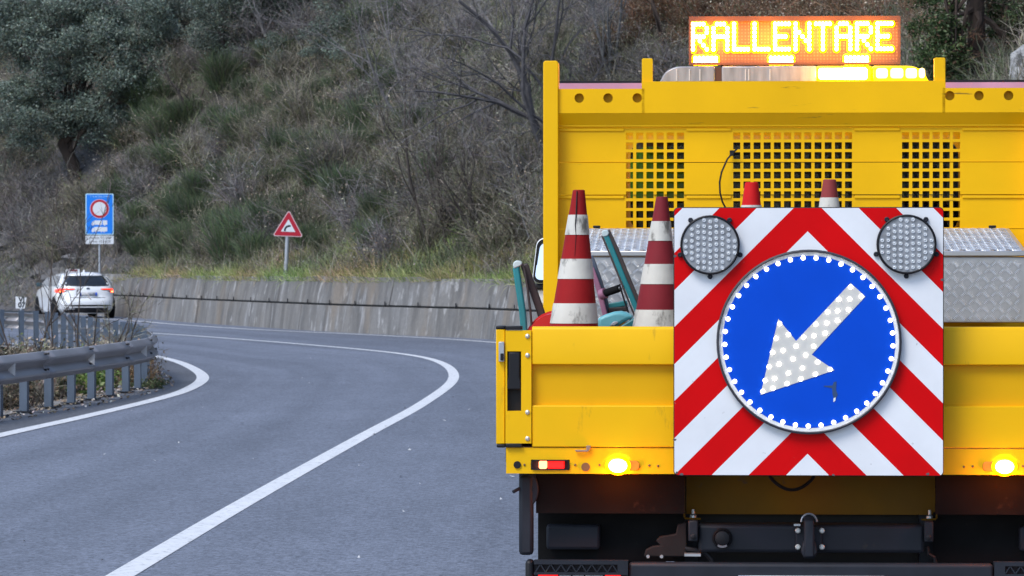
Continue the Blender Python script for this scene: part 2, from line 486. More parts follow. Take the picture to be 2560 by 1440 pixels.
# --- ground, road, markings
g = MB().add([(-250, -120, -0.45), (250, -120, -0.45), (250, 380, -0.45), (-250, 380, -0.45)], [(0, 1, 2, 3)]).build("ground", GRND, kind='structure')
tag(g, "brown earth ground under the valley road")
def lane_sheet(name, left, right, z, mat, n=400, k=13):
    def res(P):
        q = np.concatenate([[0], np.cumsum(np.linalg.norm(np.diff(P, axis=0), axis=1))]); u = np.linspace(0, q[-1], n)
        return np.stack([np.interp(u, q, P[:, 0]), np.interp(u, q, P[:, 1])], 1)
    a, b = res(left), res(right)
    V, C_ = [], []
    for i in range(n):
        for j in range(k):
            t = j / (k - 1); p = a[i] * (1 - t) + b[i] * t
            V.append((p[0], p[1], z)); C_.append((t, i / n, 0))
    T = [(i * k + j, i * k + j + 1, (i + 1) * k + j + 1, (i + 1) * k + j) for i in range(n - 1) for j in range(k - 1)]
    return link(name, fast_mesh(name, V, T, C_, mat), None, 'structure')
road = lane_sheet("road", offs(RAIL, -0.30), offs(WALL, 0.3), 0.0, ASPH)
tag(road, "grey asphalt road bending left round the hill")
shoulder = strip("shoulder", offs(RAIL, -0.26), offs(INNER, -0.02), 0.003, ASPH_SH, 400)
tag(shoulder, "dark asphalt shoulder between guardrail and edge line")
def marking(name, P, w, label):
    return tag(strip(name, offs(P, -w / 2), offs(P, w / 2), 0.006 if name.startswith('inner') else 0.0035, PAINT, 500), label)
marking("centre_line", CENTRE, 0.155, "solid white centre line sweeping round the bend")
marking("inner_edge_line", INNER, 0.18, "solid white edge line beside the guardrail")
marking("outer_edge_line", OUTER, 0.15, "solid white edge line along the retaining wall")
# small chips of litter on the tarmac
chip = MB()
for _ in range(70):
    y = rnd.uniform(16, 70); x = rnd.uniform(-4.5, 2); s = rnd.uniform(.006, .02); a = rnd.uniform(0, 6)
    chip.add([(x + s * math.cos(a + k * 2.1) * rnd.uniform(.6, 1.4), y + 2.5 * s * math.sin(a + k * 2.1), 0.006 + 0.012 * (k == 0)) for k in range(3)], [(0, 1, 2)])
tag(chip.build("litter_chips", M("pale_chip", (.6, .6, .6), .8), kind='stuff', recalc=False), "tiny pale chips scattered on the asphalt")

# --- retaining wall: panels cast one beside the other, upper course over a rough lower course
wall_t, wall_n = normals2(WALL)
w_s = np.concatenate([[0], np.cumsum(np.linalg.norm(np.diff(WALL, axis=0), axis=1))])
def wall_at(s):
    return (np.array([np.interp(s, w_s, WALL[:, 0]), np.interp(s, w_s, WALL[:, 1])]),
            np.array([np.interp(s, w_s, wall_n[:, 0]), np.interp(s, w_s, wall_n[:, 1])]))
def s_of_y(y):
    return float(np.interp(y, WALL[:, 1], w_s))
wall = thing("retaining_wall", "stained grey concrete retaining wall along the outside of the bend", "wall", (0, 0, 0))
WTOP, WJ = 1.33, 0.66
def wall_piece(name, s0, s1, prof, mat, gap=0.006, seg=4):
    vs, fs = [], []
    k = len(prof); ss = np.linspace(s0 + gap, s1 - gap, seg + 1)
    for s in ss:
        p, nn = wall_at(s)
        for (o, z) in prof:
            vs.append((p[0] + nn[0] * o, p[1] + nn[1] * o, z))
    for i in range(seg):
        for j in range(k):
            fs.append((i * k + j, i * k + (j + 1) % k, (i + 1) * k + (j + 1) % k, (i + 1) * k + j))
    fs += [tuple(range(k)), tuple(range((seg + 1) * k - 1, seg * k - 1, -1))]
    return MB().add(vs, fs).build(name, mat, wall, bevel=0.012)
s = s_of_y(4)
s_end = s_of_y(127)
wr = random.Random(3)
while s < s_end:
    L = wr.choice((1.9, 2.6, 3.2))
    dz = wr.uniform(-.02, .02); do = wr.uniform(-.015, .015)
    wall_piece("upper_panel", s, s + L, [(0.03 + do, WJ + .02), (0.17 + do, WTOP + dz), (0.42, WTOP + dz), (0.42, WJ + .02)], CONC)
    s += L
s = s_of_y(4) + .7
while s < s_end:
    L = wr.choice((2.2, 3.0, 3.8))
    do = wr.uniform(-.03, .02)
    wall_piece("lower_panel", s, s + L, [(-0.12 + do, -0.05), (-0.02 + do, WJ - .02), (0.40, WJ - .02), (0.40, -0.05)], CONC_LOW)
    s += L
wall_piece("backing", s_of_y(3), s_end, [(0.2, -0.1), (0.2, WTOP - .06), (0.5, WTOP - .06), (0.5, -0.1)], DARKGAP, 0, 120)
cp = []
for s in np.arange(s_of_y(4), s_end, .7):
    p, nn = wall_at(s); cp.append((p[0] - nn[0] * .005, p[1] - nn[1] * .005, WJ + .004 + wr.uniform(-.012, .012)))
MB().tube(cp, 0.0085, 5).build("cable", BLK, wall)
clip0 = None
for s in np.arange(s_of_y(53), s_end, 2.05):
    p, nn = wall_at(s)
    q = (p[0] - nn[0] * .01, p[1] - nn[1] * .01, WJ)
    if clip0 is None:
        clip0 = MB().box(-.012, .012, -.03, .03, -.01, .11).build("clip", BLK, wall); clip0.location = q
    else:
        dup_part(clip0, q, wall)

# --- hillside
HD = np.concatenate([np.linspace(0, 1, 5), np.linspace(1.35, 14, 50), np.linspace(15, 28, 8)])
h_s = np.arange(s_of_y(-11), w_s[-1] - .5, 0.7)
S_ROCK = s_of_y(121)
def hill_z(s, d, x, y):
    left = min(1.0, max(0.0, (s - S_ROCK) / 9.0))       # beyond the wall's end the rock face comes down to the road
    base = (WTOP - .06) * (1 - left) + 0.05 * left
    e = max(0.0, d - 0.45 * (1 - left))
    slope = 0.95 + 0.28 * noise.noise((x * .07, y * .07, 3.1)) + .1 * left
    z = base + 0.10 * min(1, d / .5) + slope * e * (e / (e + .5)) - .004 * max(0, d - 16) ** 1.6
    a = min(1.0, d / 2.0)
    z += a * (0.55 * noise.noise((x * .32, y * .32, .5)) + 0.25 * noise.noise((x * .9, y * .9, 2.2)))
    r = a * (0.35 + .65 * left)
    z += r * 0.42 * abs(noise.noise((x * 1.3, y * .8, 7.7)))
    return z
HV, HC = [], []
for s in h_s:
    p, nn = wall_at(s)
    for d in HD:
        x, y = p[0] + nn[0] * (d + .38), p[1] + nn[1] * (d + .38)
        HV.append((x, y, hill_z(s, d, x, y)))
        left = min(1.0, max(0.0, (s - S_ROCK) / 7.0)) * max(0, 1 - max(0, d - 4.5) / 3)
        HC.append((left, 0, 0))
nd, ns = len(HD), len(h_s)
HT = [(i * nd + j, i * nd + j + 1, (i + 1) * nd + j + 1, (i + 1) * nd + j) for i in range(ns - 1) for j in range(nd - 1)]
def hillmat():
    m = bpy.data.materials.new("hill_soil")
    n, l, p = nodes_of(m)
    tc = add(n, "ShaderNodeTexCoord")
    def nz(scale, st=(1, 1, 1), det=8):
        mp = add(n, "ShaderNodeMapping"); mp.inputs["Scale"].default_value = st; l.new(tc.outputs["Object"], mp.inputs[0])
        t = add(n, "ShaderNodeTexNoise"); t.inputs["Scale"].default_value = scale; t.inputs["Detail"].default_value = det; t.inputs["Roughness"].default_value = .65
        l.new(mp.outputs[0], t.inputs["Vector"]); return t.outputs["Fac"]
    def mix(f, a, b, lo, hi):
        r = add(n, "ShaderNodeMapRange"); r.inputs[1].default_value = lo; r.inputs[2].default_value = hi; l.new(f, r.inputs[0])
        x = add(n, "ShaderNodeMixRGB"); l.new(r.outputs[0], x.inputs[0])
        for i, c in ((1, a), (2, b)):
            if isinstance(c, tuple): x.inputs[i].default_value = (*c, 1)
            else: l.new(c, x.inputs[i])
        return x.outputs[0]
    soil = mix(nz(.8), (.055, .052, .045), (.090, .083, .070), .35, .65)
    soil = mix(nz(7), soil, (.17, .155, .13), .52, .66)
    soil = mix(nz(2.1), soil, (.05, .048, .045), .58, .72)
    rock = mix(nz(1.1, (1, 1, 2.2)), (.075, .072, .075), (.15, .145, .15), .35, .65)
    rock = mix(nz(3.5, (1, 1, 2.8)), rock, (.035, .033, .033), .52, .66)
    rock = mix(nz(2.2), rock, (.17, .13, .10), .55, .7)
    at = add(n, "ShaderNodeAttribute"); at.attribute_name = "Col"
    sp = add(n, "ShaderNodeSeparateColor"); l.new(at.outputs["Color"], sp.inputs[0])
    c = mix(sp.outputs[0], soil, rock, .2, .7)
    l.new(c, p.inputs["Base Color"]); p.inputs["Roughness"].default_value = .95; p.inputs["Specular IOR Level"].default_value = .2
    b = add(n, "ShaderNodeBump"); b.inputs["Strength"].default_value = .9; b.inputs["Distance"].default_value = .12
    l.new(nz(4.5, (1, 1, 1.8)), b.inputs["Height"]); l.new(b.outputs[0], p.inputs["Normal"])
    return m
hill = link("hillside", fast_mesh("hillside", HV, HT, HC, hillmat(), True), None, 'structure')
tag(hill, "steep brown hillside rising behind the retaining wall")
HBVH = BVHTree.FromPolygons([Vector(v) for v in HV], HT)
def hill_hit(px, py):
    loc, nr, i, d = HBVH.ray_cast(EYE, ray(px, py).normalized())
    return loc
def hill_sd(s, d):
    p, nn = wall_at(s)
    x, y = p[0] + nn[0] * (d + .38), p[1] + nn[1] * (d + .38)
    loc, nr, i, dd = HBVH.ray_cast(Vector((x, y, 120)), Vector((0, 0, -1)))
    return loc if loc is not None else Vector((x, y, hill_z(s, d, x, y)))

# --- verge inside the bend
vl = offs(RAIL, -0.28)
VV, VT = [], []
VD = [0, .25, .6, 1.1, 2, 3.5, 6, 10, 18, 40]
_, rail_n = normals2(RAIL)
sel = range(0, len(RAIL), 3)
for i in sel:
    for d in VD:
        x, y = vl[i] - rail_n[i] * d
        VV.append((x, y, 0.012 - (0.0 if d < .1 else .02) - .30 * max(0, d - .5) ** .6 * (1 if d > .5 else 0) * (.35) + (.05 * noise.noise((x * 1.5, y * 1.5, 0)) if 0 < d < 10 else 0)))
VT = [(i * len(VD) + j, (i + 1) * len(VD) + j, (i + 1) * len(VD) + j + 1, i * len(VD) + j + 1) for i in range(len(list(sel)) - 1) for j in range(len(VD) - 1)]
# keep only faces on the near leg and round the tip, where strips do not fold over each other
VT = [f for f in VT if VV[f[0]][1] < 60]
verge = link("verge", fast_mesh("verge", VV, VT, mat=LITTER), None, 'structure')
tag(verge, "leaf covered verge behind the guardrail posts")
kerb = offs(RAIL, -0.30)
tag(strip("verge_edge", offs(RAIL, -0.42), offs(RAIL, -0.12), 0.013, M("dusty_edge", (.26, .25, .24), .95, var=.3, vscale=3, dirt=((.12, .1, .08), .4, 9)), 500), "dusty concrete strip at the guardrail foot")

# --- guardrail
gr = thing("guardrail", "galvanised steel guardrail curling round the inside of the bend", "guardrail", (0, 0, 0))
rs = np.concatenate([[0], np.cumsum(np.linalg.norm(np.diff(RAIL, axis=0), axis=1))])
def rail_at(s):
    return (np.array([np.interp(s, rs, RAIL[:, 0]), np.interp(s, rs, RAIL[:, 1])]), np.array([np.interp(s, rs, rail_n[:, 0]), np.interp(s, rs, rail_n[:, 1])]))
PROF = [(0.0, .668), (.018, .665), (.074, .612), (.084, .598), (.080, .582), (.012, .526), (.003, .512), (.012, .498), (.074, .444), (.084, .430), (.080, .414), (.030, .370), (.010, .360)]
s_posts0 = None
s0 = float(np.interp(36.0, RAIL[:, 1], rs)); s1 = float(np.interp(90, RAIL[:, 1], rs))
s_first = float(np.interp(42.9, RAIL[:, 1], rs))
SEG = 2.66
k0 = -3
s = s_first + k0 * SEG + .6
while s < s1:
    vs, fs = [], []; nseg = 6
    for i in range(nseg + 1):
        p, nn = rail_at(s + (SEG + .0) * i / nseg + (.006 if i == 0 else -.006 if i == nseg else 0))
        lap = .006 if i == nseg else 0
        for (o, z) in PROF:
            vs.append((p[0] + nn[0] * (o + lap), p[1] + nn[1] * (o + lap), z + lap * .5 * (1 if z > .5 else -1)))
    kk = len(PROF)
    fs = [(i * kk + j, i * kk + j + 1, (i + 1) * kk + j + 1, (i + 1) * kk + j) for i in range(nseg) for j in range(kk - 1)]
    o = MB().add(vs, fs).build("rail_beam", BEAM, gr, smooth=True, recalc=False)
    o.data.set_sharp_from_angle(angle=R(24))
    md = o.modifiers.new("thickness", 'SOLIDIFY'); md.thickness = .005; md.offset = 0
    # splice bolts
    b = MB()
    for ds in (-.12, -.06, .06):
        p, nn = rail_at(s + SEG + ds)
        for (o_, z) in ((.05, .64), (.05, .47)):
            c = (p[0] + nn[0] * o_, p[1] + nn[1] * o_, z)
            b.cyl(c, (nn[0], nn[1], .35 if z > .5 else -.2), .013, .022, 6)
    b.build("splice_bolts", BLK, gr)['kind'] = 'stuff'
    s += SEG
# posts
C = [(-.06, 0), (.06, 0), (.06, -.085), (.035, -.085), (.035, -.079), (.053, -.079), (.053, -.007), (-.053, -.007), (-.053, -.079), (-.035, -.079), (-.035, -.085), (-.06, -.085)]
post0 = None
s = s_first - 4 * 1.33
pr = random.Random(5)
while s < s1:
    p, nn = rail_at(s)
    q = (p[0] - nn[0] * .03, p[1] - nn[1] * .03, 0)
    ang = math.atan2(nn[1], nn[0]) - math.pi / 2
    if post0 is None:
        post0 = MB().prism_z(C, -.05, .735).build("post", GALV, gr); o = post0
    else:
        o = dup_part(post0, None, gr)
    o.scale = (1, 1, .87 if q[1] < 55 else 1.0)
    o.location = q; o.rotation_euler = (pr.uniform(-.012, .012), pr.uniform(-.012, .012), ang + pr.uniform(-.04, .04))
    # base plate
    bp = MB().box(-.13, .13, -.14, .05, .012, .026).build("base_plate", CHAS, gr) if s == s_first - 4 * 1.33 else dup_part(bp0, None, gr)
    if s == s_first - 4 * 1.33: bp0 = bp
    bp.location = (q[0], q[1], 0); bp.rotation_euler = (0, 0, ang)
    s += 1.33
# reflectors in the rail's trough (white trapezoids facing the traffic)
REFL = M("reflector_white", (.82, .79, .77), .5)
ref0 = None
for px, py in ((19, 924), (219, 896), (350, 876)):
    best = min(np.arange(s_first - 6, s_first + 14, .05), key=lambda q: abs(1280 + rail_at(q)[0][0] / rail_at(q)[0][1] * F - px))
    p, nn = rail_at(best)
    if ref0 is None:
        ref0 = MB().prism([(-.012, .535), (.065, .585), (.065, .445), (-.012, .495)], -.004, .004).build("reflector", REFL, gr); o = ref0
    else:
        o = dup_part(ref0, None, gr)
    o.location = (p[0] + nn[0] * .022, p[1] + nn[1] * .022, 0)
    o.rotation_euler = (0, 0, R(-4))
# ------------------------------------------------------------------ the works truck (local frame: x right, y forward, z up; tailgate face at y = 0)
T_YAW = -R(3.0)
T_ORG = Vector((1.001, 13.0, 0))
T_M = Matrix.Translation(T_ORG) @ Matrix.Rotation(T_YAW, 4, 'Z')
T_I = T_M.inverted()
_eyeL = T_I @ EYE
def TL(px, py, ly=0.0):
    """x, z in the truck's own frame of the point that photo pixel px,py shows, on the plane y = ly"""
    d = T_I.to_3x3() @ ray(px, py)
    q = _eyeL + d * ((ly - _eyeL.y) / d.y)
    return q.x, q.z
def TX(px, ly=0.0): return TL(px, 800, ly)[0]
def TZ(py, ly=0.0): return TL(2000, py, ly)[1]
def bx(mb, px0, px1, py0, py1, ly0, ly1):
    return mb.box(TX(px0, ly0), TX(px1, ly0), ly0, ly1, TZ(py1, ly0), TZ(py0, ly0))
def on_truck(x, y, z=0):
    return T_M @ Vector((x, y, z))

truck = thing("works_truck", "yellow road works truck with open bed seen from behind, amber lamps flashing", "truck", T_ORG, T_YAW)
HW = -TX(1240)                                # half width of the bed
XR = lambda px: -TX(px)                       # the same distance on the right side

# --- tailgate
tg = bpy.data.objects.new("tailgate", None); COL.objects.link(tg); tg.parent = truck
xi = TX(1330)
z0, z1 = TZ(1119), TZ(817)
za, zb = TZ(912), TZ(1015)
m = MB().prism_x([(0, za), (0, z1 - .012), (.006, z1 - .002), (.012, z1), (.045, z1), (.045, za)], xi, -xi)
m.build("upper_board", YEL, tg, bevel=.003)
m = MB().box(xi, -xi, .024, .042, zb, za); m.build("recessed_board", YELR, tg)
m = MB().box(xi, -xi, .001, .045, z0, zb); m.build("lower_board", YEL, tg, bevel=.003)
for sgn in (-1, 1):
    x0, x1 = sorted((sgn * -TX(1263.5), sgn * -TX(1328.5)))
    # cover plate with a real opening for the latch
    lx0, lx1 = sorted((sgn * -TX(1268), sgn * -TX(1303)))
    lz0, lz1 = TZ(1029), TZ(879)
    mb = MB().box(x0, lx0, -.004, .04, z0 + .012, z1 - .013).box(lx1, x1, -.004, .04, z0 + .012, z1 - .013)
    mb.box(lx0, lx1, -.004, .04, z0 + .012, lz0).box(lx0, lx1, -.004, .04, lz1, z1 - .013)
    mb.build("end_plate", YEL, tg)
    latch = MB().box(lx0, lx1, .03, .039, lz0, lz1)
    latch.build("latch_pocket", BLK, tg)
    hx = (lx0 + lx1) / 2; hw = (lx1 - lx0) / 2
    hz = TZ(975)
    MB().prism([(hx - hw * .82, lz1 - .003), (hx + hw * .82, lz1 - .003), (hx + hw * .82, hz + .045), (hx + hw * .97, hz + .025), (hx + hw * .97, hz), (hx - hw * .97, hz), (hx - hw * .97, hz + .025), (hx - hw * .82, hz + .045)], -.007, .02).build("latch_handle", BLK, tg, bevel=.004)
    cx0, cx1 = sorted((sgn * -TX(1264), sgn * -TX(1305)))
    MB().box(cx0, cx1, -.008, .048, z1 - .011, z1 + .002).build("end_cap", BLK, tg, bevel=.003)
    MB().box(cx0, cx1, -.008, .048, z0 - .002, z0 + .012).build("end_cap", BLK, tg, bevel=.003)
    for py in (841, 889, 1032, 1098):
        rv = MB().lathe([(.0082, -.0045), (.0075, -.008), (.003, -.0105), (.0028, -.009)], 12, (sgn * -TX(1319), 0, TZ(py)), 'y')
        rv.build("rivet", M("rivet_zinc", (.66, .63, .55), .35, .6) if 'rivet_zinc' not in bpy.data.materials else bpy.data.materials['rivet_zinc'], tg, smooth=True)
# --- dropsides with their rear pillar faces
for sgn in (-1, 1):
    ds = bpy.data.objects.new("dropside", None); COL.objects.link(ds); ds.parent = truck
    x0, x1 = sorted((sgn * -TX(1240), sgn * -TX(1262)))
    MB().box(x0, x1, .002, .10, TZ(1112), TZ(824)).build("corner_pillar", YEL, ds, bevel=.003)
    MB().box(x0 - .001, x1 + .001, .0, .11, TZ(824), TZ(815.5)).build("pillar_cap", BLK, ds, bevel=.004)
    MB().box(x0 + .002, x1 + .002, .0, .11, TZ(1121), TZ(1112)).build("pillar_cap", BLK, ds, bevel=.004)
    a, b = sorted((sgn * -TX(1247), sgn * -TX(1261)))
    mb = MB().box(a, b, -.012, .0, TZ(905), TZ(855)); mb.build("catch_plate", ZINC, ds, bevel=.002)
    MB().box(a + .006, b - .002, -.018, -.013, TZ(902), TZ(884)).build("catch_tongue", BLK, ds, bevel=.002)
    zz = [TZ(1119), TZ(1015), TZ(912), TZ(818)]
    for k in range(3):
        MB().box(x0 + (.005 if k == 1 else 0), x1 - (.005 if k == 1 else 0), .103, 2.93, zz[k], zz[k + 1] - (.065 if k == 2 else .003)).build("side_board", YEL, ds)
# --- bed floor and rear frame beam
FLZ = 1.03
MB().box(-HW + .03, HW - .03, .05, 3.02, FLZ - .05, FLZ).build("bed_floor", M("bed_plywood", (.10, .075, .05), .8, var=.3, vscale=5), truck)
fx = TX(1265)
fz0, fz1 = TZ(1186), TZ(1121)
lx0, lx1, lz0, lz1 = TX(1327), TX(1424), TZ(1177), TZ(1151)
beam = bpy.data.objects.new("rear_beam", None); COL.objects.link(beam); beam.parent = truck
mb = MB()
for sgn in (-1, 1):
    a, b = sorted((sgn * -lx0, sgn * -lx1))
    mb.box(*sorted((sgn * -fx, sgn * -lx0)), .006, .05, fz0, fz1)
    mb.box(a, b, .006, .05, fz0, lz0).box(a, b, .006, .05, lz1, fz1)
mb.box(lx1, -lx1, .006, .05, fz0, fz1)
mb.build("beam_face", YEL, beam)
MB().box(fx, -fx, .05, .12, fz0 - .002, fz0 + .02).build("beam_lip", YEL, beam)
REDL = M("red_lens", (.55, .008, .008), .25, coat=.6)
REDON = E("red_lamp_lit", (1, .30, .12), 3.2, (.6, .01, .01))
REDGLOW = E("red_lens_glowing", (1, .008, .004), 0.75, (.6, .01, .01))
AMBON = E("amber_lamp_lit", (1, .62, .16), 26.0, (.8, .3, .0))
AMBRIM = E("amber_lens_glowing", (1, .50, .0), 1.9, (.8, .3, .0))
HOUS = M("lamp_housing", (.05, .03, .03), .5)
BRWN = M("dull_brown", (.17, .09, .03), .6)
for sgn in (-1, 1):
    X = lambda px: sgn * -TX(px)
    def span(a, b): return sorted((X(a), X(b)))
    lamp = bpy.data.objects.new("tail_lamp", None); COL.objects.link(lamp); lamp.parent = truck
    MB().box(*span(1327, 1424), .03, .049, lz0, lz1).build("housing", HOUS, lamp)
    MB().ring(rounded(*span(1327, 1424), lz0, lz1, .012), rounded(*span(1330, 1421), lz0 + .004, lz1 - .004, .010), -.001, .03).build("rim", BLK, lamp)
    MB().prism(rounded(*span(1347, 1367), TZ(1174), TZ(1154), .006), .004, .029).build("lit_lens", REDON, lamp, bevel=.003)
    MB().prism(rounded(*span(1369, 1411), TZ(1174.5), TZ(1153.5), .004), .008, .029).build("lens", REDGLOW, lamp, bevel=.003)
    MB().prism(circle(X(1293), TZ(1164), .0125, 20), .001, .0055).build("black_hole_disc", BLK, beam)  # flat black disc standing in for the dark of a hole
    MB().prism(circle(X(1464), TZ(1169), .0145, 20), .002, .0055).build("brown_hole_disc", BRWN, beam)  # flat brown disc in place of a second hole
    for px, py in ((1311, 1164), (1438, 1164), (1499, 1164), (1623, 1165), (1645, 1166)):
        MB().lathe([(.0042, .0055), (.004, .003), (.0015, .002)], 8, (X(px), 0, TZ(py)), 'y').build("screw", BRWN, beam)
    am = bpy.data.objects.new("amber_flasher", None); COL.objects.link(am); am.parent = truck
    MB().prism(rounded(*span(1513, 1599), TZ(1177), TZ(1153), .013), -.004, .005).build("base", M("amber_base", (.65, .22, .01), .4) if 'amber_base' not in bpy.data.materials else bpy.data.materials['amber_base'], am, bevel=.002)
    def dome(cx, cz, a, b, y0, hgt, n=20, rows=5):
        vs, fs = [], []
        for i in range(rows + 1):
            t = i / rows * math.pi / 2
            for j in range(n):
                w = 2 * math.pi * j / n
                vs.append((cx + a * math.cos(t) * math.cos(w), y0 - hgt * math.sin(t), cz + b * math.cos(t) * math.sin(w)))
        fs = [(i * n + j, i * n + (j + 1) % n, (i + 1) * n + (j + 1) % n, (i + 1) * n + j) for i in range(rows) for j in range(n)]
        return vs, fs
    # a lens with a bright core: the outer lens glows amber, its centre is white hot
    MB().add(*dome(X(1545), TZ(1165), .044, .0325, -.004, .020)).build("lens", AMBRIM, am, smooth=True)
    MB().add(*dome(X(1545), TZ(1165), .032, .0235, -.012, .022)).build("lit_core", AMBON, am, smooth=True)
    pl = bpy.data.lights.new("amber_flash", 'POINT'); pl.energy = 1.5; pl.color = (1, .20, .0); pl.shadow_soft_size = .03
    po = link("amber_flash", pl, am); po.location = (X(1545), -.02, TZ(1199))
    # chain hook
    MB().prism([(X(1437), TZ(1126)), (X(1466), TZ(1126)), (X(1466), TZ(1115)), (X(1477), TZ(1115)), (X(1477), TZ(1122)), (X(1470), TZ(1131)), (X(1441), TZ(1131))], -.010, .001).build("hook", M("worn_hook", (.30, .2, .14), .5) if 'worn_hook' not in bpy.data.materials else bpy.data.materials['worn_hook'], tg, bevel=.002)

# --- underbody seen below the beam
ub = bpy.data.objects.new("underbody", None); COL.objects.link(ub); ub.parent = truck
for sgn in (-1, 1):
    X = lambda px, ly=0: sgn * -TX(px, ly)
    sp = lambda a, b, ly: sorted((X(a, ly), X(b, ly)))
    MB().box(*sp(1297, 1333, .08), .08, .13, TZ(1390, .1), TZ(1190, .1)).build("mudguard_edge", CHAS, ub, bevel=.012)
    MB().box(*sp(1340, 1712, .10), .10, .12, TZ(1285, .10), TZ(1188, .10)).build("upper_skirt", SKIRT, ub)
    MB().box(*sp(1345, 1712, .26), .26, .28, TZ(1405, .26), TZ(1280, .26)).build("mud_flap", RUB, ub)
    MB().box(*sp(1366, 1500, .20), .20, .255, TZ(1376, .2), TZ(1314, .2)).build("skirt_box", CHAS, ub, bevel=.01)
    MB().prism([(X(1325, .085) + .029 * math.cos(t), TZ(1226, .085) + .054 * math.sin(t)) for t in np.linspace(0, 2 * math.pi, 28, endpoint=False)], .085, .099).build("guard_mount", CHAS, ub, bevel=.004)
    for (dx, dz, a) in ((.008, .004, .3), (-.008, -.012, .4), (.0, -.034, 1.2)):
        c = (X(1325, .08) + dx, TZ(1226, .08) + dz)
        MB().box(c[0] - .003, c[0] + .003, .083, .0849, c[1] - .009, c[1] + .009).build("mount_slot", BLK, ub)
    MB().tube([(X(1283, .07), .07, TZ(1232, .07)), (X(1300, .07), .09, TZ(1223, .07))], .006, 8).build("mount_lever", CHAS, ub)
# grimy yellow cross plate and its bent side brackets
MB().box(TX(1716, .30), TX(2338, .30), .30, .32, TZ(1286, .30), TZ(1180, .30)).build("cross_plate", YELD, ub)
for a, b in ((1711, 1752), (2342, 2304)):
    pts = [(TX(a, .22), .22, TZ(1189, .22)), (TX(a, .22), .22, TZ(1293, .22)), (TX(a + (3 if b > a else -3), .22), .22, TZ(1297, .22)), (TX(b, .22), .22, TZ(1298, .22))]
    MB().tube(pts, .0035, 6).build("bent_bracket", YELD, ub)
    c = TX((a + b) / 2 + 2, .22)
    MB().lathe([(.012, TZ(1296, .22)), (.011, TZ(1290, .22)), (.006, TZ(1286, .22)), (.005, TZ(1275, .22))], 10, (c, .24, 0)).build("bracket_bolt", ZINC, ub)
MB().tube([(TX(1924 + 112 * t, .2), .2 - .02 * math.sin(t * 3.14), TZ(1190 + 34 * math.sin(math.pi * t) ** .8, .2)) for t in np.linspace(0, 1, 14)], .006, 6).build("sagging_cable", BLK, ub)
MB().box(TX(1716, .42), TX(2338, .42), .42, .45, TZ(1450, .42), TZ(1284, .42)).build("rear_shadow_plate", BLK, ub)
# --- tow beam
tb = bpy.data.objects.new("tow_beam", None); COL.objects.link(tb); tb.parent = truck
bx(MB(), 1746, 2311, 1312, 1382, .10, .24).build("cross_beam", CHAS, tb, bevel=.012, seg=3)
for a, b in ((1721, 1745), (2311, 2334)):
    bx(MB(), a, b, 1303, 1354, .07, .12).build("end_bracket", CHAS, tb, bevel=.004)
    MB().lathe([(.010, .069), (.010, .062), (.004, .060)], 6, (TX((a + b) / 2, .07), 0, TZ(1342, .07)), 'y').build("bracket_nut", BLK, tb)
sx, sz = TX(1806, .09), TZ(1346, .09)
MB().lathe([(.034, .10), (.034, .088), (.029, .082), (.026, .084), (.024, .072), (.012, .068)], 24, (sx, 0, sz), 'y').build("trailer_socket", BLK, tb, smooth=True)
MB().prism([(sx + .024 * math.cos(t), sz + .024 * math.sin(t)) for t in np.linspace(R(235), R(305), 9)] + [(sx + .029 * math.cos(t), sz + .031 * math.sin(t)) for t in np.linspace(R(305), R(235), 9)], .064, .070).build("socket_lip", M("scuffed_grey", (.16, .16, .18), .4), tb)
jaw = MB()
cx = TX(2023, .04)
jaw.prism_x([(.10, TZ(1384, .05)), (.045, TZ(1396, .05)), (.015, TZ(1392, .05)), (.012, TZ(1350, .05)), (.02, TZ(1300, .05)), (.05, TZ(1287, .05)), (.09, TZ(1296, .05))], cx - .017, cx + .017)
jaw.prism([(cx - .028, TZ(1380, .04)), (cx - .020, TZ(1352, .04)), (cx + .020, TZ(1352, .04)), (cx + .028, TZ(1380, .04)), (cx + .016, TZ(1396, .04)), (cx - .016, TZ(1396, .04))], .02, .095)
jaw.build("tow_jaw", CHAS, tb, bevel=.006)
MB().box(cx - .045, cx + .045, .082, .099, TZ(1378, .08), TZ(1316, .08)).build("jaw_plate", CHAS, tb, bevel=.004)
MB().tube([(cx + .026 * math.cos(t), .045, TZ(1305, .04) + .026 * math.sin(t) * 1.05) for t in np.linspace(0, math.pi, 14)], .0035, 6).build("jaw_loop", ZINC, tb)
for px, py in ((1995, 1326), (2055, 1326), (1995, 1367), (2055, 1367)):
    MB().lathe([(.0095, .081), (.0095, .070), (.006, .067)], 10, (TX(px, .08), 0, TZ(py, .08)), 'y').build("jaw_bolt", M("pale_bolt", (.6, .62, .6), .45, .3) if 'pale_bolt' not in bpy.data.materials else bpy.data.materials['pale_bolt'], tb, smooth=True)
bx(MB(), 1985, 2001, 1310, 1315, .05, .07).build("jaw_pin", ZINC, tb)
